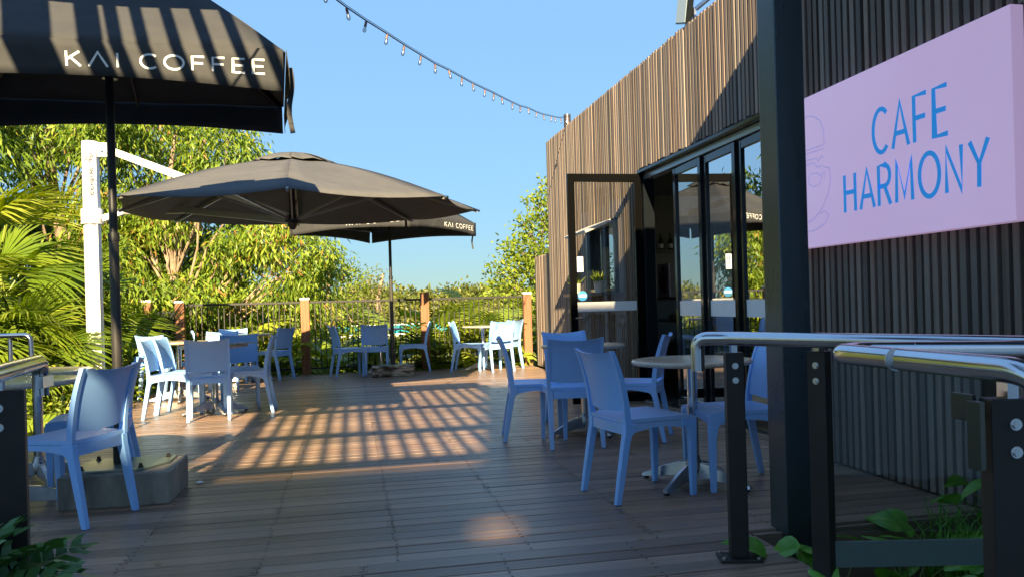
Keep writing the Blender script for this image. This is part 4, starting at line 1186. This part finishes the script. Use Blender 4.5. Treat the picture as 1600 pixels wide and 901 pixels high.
for k, p in enumerate(BPT + [(2.88, 10.5, 3.585)]):
    h = inst('bulb_holder', hm, sl, Vector(p) - so_, (random.uniform(-.25, .25), random.uniform(-.25, .25), 0), (.58,) * 3)
    inst('bulb', bmh, h)
    f = inst('filament', fil, h)

# ------------------------------------------------------------------ vegetation
def tree(label, base, h, clumps, leafm, leaf, nb=90, per=9, mode='droop', r0=.14, cat='tree', grp=None, lean=(0, 0), tone=.5, spread=.14, name='tree', every=1):
    bx_, by_, bz_ = base
    t = empty(name, base); tag(t, label, cat, grp)
    cl = [(x - bx_, y - by_, z - bz_, r) for (x, y, z, r) in clumps]
    limbs((0, 0, 0), cl, t, r0, h - bz_, lean=lean, every=every)
    crown(cl, nb, per, leaf, mode, leafm, t, tone0=tone, spread=spread)
    return t
def rc(x0, x1, y0, y1, z0, z1, n, r0, r1, keep=None, seed=1):
    rd = random.Random(seed); out = []
    while len(out) < n:
        p = (rd.uniform(x0, x1), rd.uniform(y0, y1), rd.uniform(z0, z1), rd.uniform(r0, r1))
        if keep is None or keep(*p): out.append(p)
    return out
DR = (.17, .037)
tree('tall wattle tree with drooping leaves behind the white mast', (-4.9, 15.2, -.3), 6.0,
     rc(-7.6, -3.0, 14.0, 17.0, 1.0, 6.8, 30, .5, .95, seed=4), M['leaf_tree'], DR, nb=300, per=9)
tree('spreading wattle with a pale trunk behind the grey umbrella', (-2.93, 14.75, -.8), 4.2,
     rc(-4.4, -1.6, 14.5, 15.4, 1.2, 4.05, 22, .35, .66, keep=lambda x, y, z, r: z < 4.2 - .46 * max(0, x + 2.5), seed=5)
     + [(-1.80, 14.8, 3.98, .35), (-1.65, 14.8, 3.57, .31), (-1.95, 14.8, 4.33, .31), (-2.34, 14.8, 4.43, .38), (-1.02, 14.9, 2.57, .42), (-.54, 14.8, 2.19, .38), (-.74, 14.8, 1.81, .46), (-1.41, 14.8, 2.27, .54), (-.35, 14.8, 1.92, .27), (-1.14, 14.8, 1.38, .52), (-.71, 15.0, 1.2, .47)], M['leaf_tree'], (.15, .033), nb=420, per=9, tone=.55, r0=.11, spread=.12)
tree('dense dark tree filling the gap below the wattles', (-4.5, 16.8, -.9), 3.6,
     rc(-7.6, -1.5, 15.8, 18.4, -.1, 3.2, 28, .55, .95, seed=6), M['leaf_dark'], (.18, .05), nb=190, per=8, tone=.5)
tree('tall wattle tree at the far left edge behind the palms', (-6.3, 12.6, -.2), 6.0,
     rc(-9.5, -4.4, 11.2, 14.0, 1.2, 6.4, 26, .5, .9, seed=9), M['leaf_tree'], DR, nb=300, per=9, tone=.45)
tree('bushy green tree right of the wattles, above the fence', (-.5, 24, -.9), 2.6,
     [(-1.2, 24, 2.2, .75), (-.6, 24, 2.1, .7), (-.1, 24.3, 2.25, .55), (.15, 24.2, 1.7, .6), (-1.5, 24.5, 1.3, .9), (-.7, 24, 1.0, .9), (.1, 24, .8, .75), (-.2, 24, .2, .8), (-1.2, 24, .2, .9)], M['leaf_right'], (.13, .055), nb=120, per=8, mode='bush', tone=.38)
tree('olive scrubby tree with thin top beside the distant pool', (1.05, 27, -.9), 2.2,
     [(.65, 27, 2.0, .5), (.95, 27, 1.75, .5), (.3, 27.2, 1.5, .6), (.95, 27, 1.1, .7), (.7, 27, .4, .8), (1.2, 27.3, .6, .6), (.2, 27, .6, .7)], M['leaf_scrub'], (.12, .05), nb=110, per=8, mode='bush', tone=.45)
tree('bright green leafy tree beyond the batten screen on the right', (5.0, 18.3, -.9), 3.8,
     [(3.35, 18, 1.7, .38), (3.75, 18, 1.9, .5), (3.55, 18, 1.3, .42), (4.1, 18, 2.3, .5), (3.75, 18, 2.35, .32), (4.45, 18.2, 2.8, .5), (4.35, 18, 3.35, .38), (4.0, 18, 2.95, .26), (4.65, 18.2, 3.65, .38), (4.2, 18, 1.6, .6), (4.75, 18.3, 2.1, .7), (4.1, 18, .8, .65), (4.7, 18.4, 1.2, .8),
      (5.2, 18.4, 3.0, .8), (5.6, 18.6, 2.0, .9), (5.3, 18.5, 3.9, .6), (3.85, 18, .2, .55), (4.5, 18, .1, .7), (5.4, 18.5, .9, .9)], M['leaf_right'], (.12, .060), nb=190, per=8, mode='bush', r0=.12, tone=.55, spread=.09)
# trees behind the camera that filter the light and fill reflections
tree('leafy tree behind the viewpoint left of the hall', (-9.5, 3.5, -.3), 6, rc(-11.5, -7.4, 1.5, 6.5, 1.5, 6.2, 24, .6, 1.0, seed=12), M['leaf_tree'], (.22, .045), nb=45, per=8)
# shrubs by the fence and along the left deck edge
def shrub(label, x, y, z, r, m, leaf, nb=120, mode='bush', tone=.5, n=6, grp='shrubs around the deck', per=8):
    cl = [(x + random.uniform(-.6, .6) * r, y + random.uniform(-.6, .6) * r, z + r * random.uniform(.35, 1.0), r * random.uniform(.45, .65)) for _ in range(n)]
    return tree(label, (x, y, z), z + r * 1.0, cl, m, leaf, nb=nb, per=per, mode=mode, r0=.03, cat='shrub', grp=grp, tone=tone, name='shrub', spread=.05)
SH = [(-3.15, 8.2, -.16, .52, 'leaf_big'), (-3.1, 9.6, -.16, .55, 'leaf_right'), (-3.1, 11.1, -.16, .6, 'leaf_big'), (-3.2, 12.6, -.16, .7, 'leaf_dark'), (-3.5, 13.8, -.16, .8, 'leaf_right'),
      (-4.2, 11.8, -.16, 1.2, 'leaf_dark'), (-4.4, 9.9, -.16, 1.2, 'leaf_dark'), (-2.2, 16.0, -.86, 1.4, 'leaf_right'), (-1.0, 16.6, -.86, 1.3, 'leaf_right'), (.3, 17.4, -.86, .8, 'leaf_right'), (2.5, 17.0, -.86, 1.0, 'leaf_right'), (3.7, 15.8, -.86, 1.3, 'leaf_dark'), (-3.3, 16.2, -.86, 1.7, 'leaf_dark'), (-4.8, 8.2, -.16, 1.1, 'leaf_dark'), (-5.4, 6.4, -.16, 1.4, 'leaf_dark')]
SL = ['low leafy shrub at the deck edge left of the near left tables', 'bright small shrub beside the left deck edge', 'broad leaved shrub at the deck edge behind the leftmost chair', 'dark shrub near the side gate', 'green shrub hugging the side gate post', 'tall dark shrub behind the deck edge near the gate', 'tall dark shrub behind the white mast', 'dark shrub behind the left fence bay', 'green shrub behind the first full fence post', 'small dark shrub behind the middle fence bay', 'dark shrub behind the right fence bay', 'dark shrub behind the right end post', 'large dark shrub behind the side gate', 'dark shrub below the palm fronds', 'dark shrub at the left edge below the palm']
for (x, y, z, r, mm_), lab in zip(SH, SL):
    shrub(lab, x, y, z, r, M[mm_], (.13, .05) if r > .65 else (.10, .035), nb=130, tone=.5, n=8)

# far mangrove belt: one mass
cl = []
rd = random.Random(21)
for k in range(330):
    y = rd.uniform(26, 62) if k < 170 else rd.uniform(95, 150)
    x = rd.uniform(-.32, .62) * y
    px = x / y
    if y < 62:
        if -.03 < px < .13 and y > 34: continue
        zt = -1 + rd.uniform(.5, 1.35)
        if px > .13: zt = -1 + rd.uniform(.9, 2.25)
        if y < 34 and -.03 < px < .13: zt = -1 + rd.uniform(.2, .6)
        cl.append((x, y, zt - .2, rd.uniform(.5, 1.0)))
    else:
        cl.append((x, y, rd.uniform(.3, 2.0), rd.uniform(1.6, 2.6)))
far = [c for c in cl if c[1] > 70]; near = [c for c in cl if c[1] <= 70]
P_a = crown(near, 90, 6, (.22, .11), 'bush', M['leaf_scrub'], None, name='mangrove_scrub', spread=.2, tone0=.5)
tag(P_a, 'olive green scrub spreading beyond the fence toward the horizon', 'scrub', kind='stuff')
P_b = crown(far, 28, 5, (.65, .36), 'bush', M['leaf_scrub'], None, name='far_tree_line', spread=.4, tone0=.35)
tag(P_b, 'distant low line of trees along the horizon', 'tree line', kind='stuff')

# leaf shapes as meshes with tone attribute
def attr_tone(me, fnc):
    at = me.attributes.new('tone', 'FLOAT', 'POINT')
    at.data.foreach_set('value', np.array([fnc(v.co) for v in me.vertices], dtype=np.float32))
def split_leaf(L0=.5, W=.20, nf=7, droop=.35, m=None, tone=.5):
    """pinnately split leaf: midrib along +y, finger lobes each side, tip drooping"""
    mb = MB()
    def mid(t): return Vector((0, L0 * t, -droop * L0 * t * t))
    for s in (-1, 1):
        for k in range(nf):
            t0 = .04 + .88 * k / nf; t1 = t0 + .88 / nf * .93
            wl_ = W * math.sin(PI * (.18 + .74 * (k + .5) / nf)) ** .8
            a, b = mid(t0), mid(t1)
            fw = L0 * .10
            tip0 = a.lerp(b, .25) + Vector((s * wl_, fw + .03, -.10 * wl_)); tip1 = a.lerp(b, .9) + Vector((s * wl_ * .93, fw + .025, -.10 * wl_))
            m0 = a.lerp(tip0, .5) + Vector((0, 0, .18 * wl_)); m1 = b.lerp(tip1, .5) + Vector((0, 0, .18 * wl_))
            i = len(mb.v); mb.v += [tuple(q) for q in (a, b, m1, m0, tip1, tip0)]
            mb.f += [(i, i + 1, i + 2, i + 3), (i + 3, i + 2, i + 4, i + 5)]
    i = len(mb.v); mb.v += [tuple(q) for q in (mid(.9) + Vector((-.03 * 1, 0, 0)), mid(.9) + Vector((.03, 0, 0)), mid(1.12))]; mb.f.append((i, i + 1, i + 2))
    st_ = MB()
    for k in range(6):
        pass
    me = mb.mesh('leaf', m, fix=False)
    attr_tone(me, lambda c: min(1, max(0, tone + .25 * (abs(c.x) / W) - .1 + random.uniform(-.1, .1))))
    return me
def fan_leaf(Rl=.75, n=24, m=None, tone=.5, spreadd=150, droop=.35):
    """palmate fan: narrow strips radiating from the hub along +y, tips drooping"""
    mb = MB()
    for k in range(n):
        a = R(-spreadd / 2 + spreadd * k / (n - 1)) + random.uniform(-.03, .03)
        d = Vector((math.sin(a), math.cos(a), 0)); s = Vector((d.y, -d.x, 0))
        Lr = Rl * random.uniform(.85, 1.05) * (.80 + .2 * math.cos(a)); w = .0135 * Rl / .75 * 1.3
        prev = None
        for (t, ww, dz) in ((.03, .25, 0), (.3, .95, -.01), (.6, 1.0, -.10 * droop / .35), (.85, .6, -.27 * droop / .35), (1.0, .06, -.46 * droop / .35)):
            c = d * Lr * t + Vector((0, 0, dz * Lr + .012 * (k % 2)))
            i = len(mb.v); mb.v += [tuple(c - s * w * ww), tuple(c + s * w * ww + Vector((0, 0, .006)))]
            if prev is not None: mb.f.append((prev, prev + 1, i + 1, i))
            prev = i
    mb.tube([(0, -.0, -.01), (0, -.35, -.12), (0, -.8, -.5)], [.008, .010, .013], 6)
    me = mb.mesh('frond', m, fix=False)
    rr_ = [random.uniform(-.15, .15) for _ in range(64)]
    attr_tone(me, lambda c: min(1, max(0, tone + rr_[int((math.atan2(c.x, c.y) + 4) * 9) % 64] + .22 * (c.length / Rl - .5))))
    return me
fans = [fan_leaf(.8, 32, M['leaf_palm'], .45, 150, .30), fan_leaf(.7, 30, M['leaf_palm'], .6, 165, .55), fan_leaf(.8, 32, M['leaf_palm'], .35, 140, .42), fan_leaf(.6, 26, M['leaf_palm'], .8, 130, .7)]
def palm(label, x, y, z, n, seed, sc=1., hz=(.5, 1.7)):
    rd = random.Random(seed)
    p = empty('palm', (x, y, z)); tag(p, label, 'palm', 'fan palms left of the deck')
    MB().tube([(0, 0, 0), (.02, .02, hz[0] * .9)], [.05, .035], 8).build('trunk', M['bark'], p, smooth=True)
    for k in range(n):
        a = k * 2.399 + rd.uniform(-.3, .3)
        t = (k + .5) / n
        el = R(68) - R(85) * t + rd.uniform(-.15, .15)       # young fronds stand up, old hang out
        rad = (.35 + .45 * t) * sc; zz = hz[0] + (hz[1] - hz[0]) * (1 - t) * rd.uniform(.7, 1.1)
        o = inst('frond', fans[rd.randrange(4)], p, (math.cos(a) * rad, math.sin(a) * rad, zz), (0, 0, 0), (sc * rd.uniform(.85, 1.1),) * 3)
        o.rotation_euler = (Matrix.Rotation(a - PI / 2, 3, 'Z') @ Matrix.Rotation(el, 3, 'X') @ Matrix.Rotation(rd.uniform(-.5, .5), 3, 'Y')).to_euler()
palm('largest fan palm at the left edge of the picture', -4.55, 10.9, -.16, 28, 3, 1.25, (.8, 2.7))
palm('fan palm just left of the white mast', -3.75, 11.6, -.16, 22, 5, 1.05, (.4, 1.8))
palm('low fan palm behind the left tables', -3.85, 9.9, -.16, 20, 8, .95, (.25, 1.4))
palm('fan palm close behind the thin handrail', -4.6, 9.3, -.16, 20, 11, 1.1, (.3, 1.5))

bigs = [split_leaf(.58, .30, 7, .35, M['leaf_big'], .45), split_leaf(.52, .27, 6, .55, M['leaf_big'], .65), split_leaf(.62, .26, 8, .25, M['leaf_big'], .35), split_leaf(.46, .25, 5, .45, M['leaf_big'], .85)]
for me in bigs:
    pass
def broad(label, x, y, z, n, h, seed, sc=1., grp='broad leaved plants behind the fence'):
    rd = random.Random(seed)
    p = empty('broad_leaf_plant', (x, y, z)); tag(p, label, 'plant', grp)
    stm = MB(); 
    for k in range(n):
        a = k * 2.399 + rd.uniform(-.4, .4); t = (k + .5) / n
        zz = h * (1 - .75 * t) * rd.uniform(.8, 1.1); rad = (.08 + .30 * t) * sc
        q = Vector((math.cos(a) * rad, math.sin(a) * rad, zz))
        stm.tube([(0, 0, 0), (q.x * .5, q.y * .5, zz * .65), tuple(q)], [.012, .009, .006], 5)
        o = inst('leaf', bigs[rd.randrange(4)], p, q, (0, 0, 0), (sc * rd.uniform(.8, 1.15),) * 3)
        el = R(50) - R(70) * t + rd.uniform(-.25, .25)
        o.rotation_euler = (Matrix.Rotation(a - PI / 2, 3, 'Z') @ Matrix.Rotation(el, 3, 'X') @ Matrix.Rotation(rd.uniform(-.4, .4), 3, 'Y')).to_euler()
    so2 = stm.build('stem', M['leaf_stem'], p, smooth=True, fix=False)
M['leaf_stem'] = mat('green stem', (.14, .18, .03), .6)
BL = [(-2.3, 14.5, 'far left of the fence bay'), (-1.75, 14.6, 'behind the lone fence chair'), (-1.2, 14.45, 'left of the first full post'), (-.35, 14.5, 'right of the first full post'), (.1, 14.7, 'behind the left chair under the far umbrella'),
      (.75, 14.45, 'behind the far umbrella pole'), (1.1, 14.6, 'left of the middle post'), (1.6, 14.5, 'right of the middle post'), (1.95, 14.6, 'behind the sunlit table'), (2.35, 14.45, 'behind the sunlit chair'), (2.75, 14.6, 'next to the right end post'), (2.15, 15.1, 'taller and farther behind the sunlit table')]
for k, (x, y, w) in enumerate(BL):
    hh = [1.7, 1.65, 1.5, 1.05, 1.0, 1.35, 1.3, 1.55, 1.5, 1.45, 1.6, 1.9][k]
    broad('yellow green split leaf plant ' + w, x, y - .12, -.88, 22, hh + .12, 40 + k, 1.12)
for k, (x, y, w) in enumerate([(-3.0, 9.1, 'at the deck edge beside the leftmost chair'), (-3.05, 10.4, 'at the deck edge behind the bright chair'), (-3.0, 7.6, 'at the deck edge behind the palms')]):
    broad('low split leaf plant ' + w, x, y, -.16, 10, .55, 80 + k, .7, 'broad leaved plants on the left deck edge')

# philodendron at the lower left
phs = [split_leaf(.26, .12, 5, .45, M['leaf_philo'], .4), split_leaf(.23, .11, 4, .7, M['leaf_philo'], .6), split_leaf(.28, .12, 6, .3, M['leaf_philo'], .3)]
p = empty('philodendron', (-1.19, 2.48, -.25)); tag(p, 'dark green lobed leaf clump in the lower left corner', 'plant')
rd = random.Random(5); stm = MB()
for k in range(96):
    a = k * 2.399; t = (k + .5) / 96
    rad = .05 + .27 * math.sqrt(t); zz = .45 + .12 * (1 - t) - .16 * t * t + rd.uniform(-.03, .05)
    q = Vector((math.cos(a) * rad, math.sin(a) * rad * 1.2, zz))
    stm.tube([(q.x * .1, q.y * .1, 0), (q.x * .5, q.y * .5, zz * .7), tuple(q)], [.008, .006, .004], 5)
    o = inst('leaf', phs[k % 3], p, q, scale=(rd.uniform(.62, .92),) * 3)
    o.rotation_euler = (Matrix.Rotation(a - PI / 2 + rd.uniform(-.4, .4), 3, 'Z') @ Matrix.Rotation(R(45) - R(65) * t + rd.uniform(-.2, .3), 3, 'X') @ Matrix.Rotation(rd.uniform(-.4, .4), 3, 'Y')).to_euler()
stm.build('stem', mat('dark green stem', (.03, .07, .02), .5), p, smooth=True, fix=False)

# pothos by the lower right
def heart(L0=.15, W=.11):
    mb = MB(); n = 8
    prof = [(0, .02), (.06, .30), (.16, .46), (.30, .50), (.48, .44), (.66, .32), (.82, .18), (1., .0)]
    for s in (-1, 1):
        b = len(mb.v)
        for (t, w) in prof:
            z = .10 * L0 * math.sin(t * PI) - .18 * L0 * t * t
            mb.v += [(0, L0 * t, z), (s * W * w * .55, L0 * (t - .03), z + W * w * .22), (s * W * w, L0 * (t - .06), z + W * w * .18)]
        for i in range(len(prof) - 1):
            for q in range(2):
                a = b + i * 3 + q; mb.f.append((a, a + 1, a + 4, a + 3))
    return mb
hts = []
for sd_ in range(3):
    random.seed(sd_ + 50)
    me = heart(.15, .115).mesh('leaf', M['leaf_pothos'], smooth=True, fix=False, ang=80)
    attr_tone(me, lambda c: min(1, max(0, .35 + .9 * noise.noise(Vector((c.x * 60, c.y * 18, sd_ * 5.)))) + (.12 if random.random() < .15 else 0)))
    hts.append(me)
POTH = [(1.90, 3.02, 'in front of the steel column base', 12, .30, .30), (2.30, 2.98, 'behind the toe board middle', 14, .45, .22), (2.62, 3.05, 'behind the toe board right end', 12, .40, .26), (2.95, 3.22, 'in the corner below the batten wall', 10, .25, .42), (1.86, 2.50, 'under the second rail post', 9, .25, .18), (2.25, 2.45, 'in front of the toe board', 12, .4, .12)]
for k, (x, y, w, n, sp, h) in enumerate(POTH):
    rd = random.Random(90 + k)
    p = empty('pothos', (x, y, -.28)); tag(p, 'variegated green pothos ' + w, 'plant', 'pothos in the front garden bed')
    stm = MB()
    for q in range(n):
        a = rd.uniform(0, 6.28); rr2 = rd.uniform(.03, sp); zz = h * rd.uniform(.55, 1.1)
        e = Vector((math.cos(a) * rr2, math.sin(a) * rr2 * .7, zz))
        stm.tube([(e.x * .2, e.y * .2, 0), (e.x * .6, e.y * .6, zz * .8), tuple(e)], [.004, .0035, .003], 5)
        o = inst('leaf', hts[q % 3], p, e, scale=(rd.uniform(.8, 1.35),) * 3)
        o.rotation_euler = (Matrix.Rotation(a - PI / 2 + rd.uniform(-.6, .6), 3, 'Z') @ Matrix.Rotation(rd.uniform(-.5, .7), 3, 'X') @ Matrix.Rotation(rd.uniform(-.6, .6), 3, 'Y')).to_euler()
    stm.build('stem', M['leaf_stem'], p, smooth=True, fix=False)
k = 260
pos = np.stack([rng.normal(2.80, .16, k), rng.normal(3.18, .10, k), np.full(k, -.28)], axis=1)
V = []; T_ = []
for i in range(k):
    a = rng.uniform(0, 6.28); out = rng.uniform(.05, .30); hh = rng.uniform(.18, .42)
    b = pos[i]; d = np.array([math.cos(a), math.sin(a), 0]); s = np.array([-d[1], d[0], 0]) * .0035
    m1 = b + d * out * .35 + [0, 0, hh * .75]; m2 = b + d * out + [0, 0, hh]; t = rng.uniform(.1, .5)
    V.append([b - s, b + s, m1 + s, m1 - s]); V.append([m1 - s, m1 + s, m2 + s * .2, m2 - s * .2]); T_ += [t, t]
g = quads('grass_tuft', np.array(V), M['leaf_pothos'], np.array(T_)); tag(g, 'thin dark grass clump below the batten wall corner', 'grass', kind='stuff')
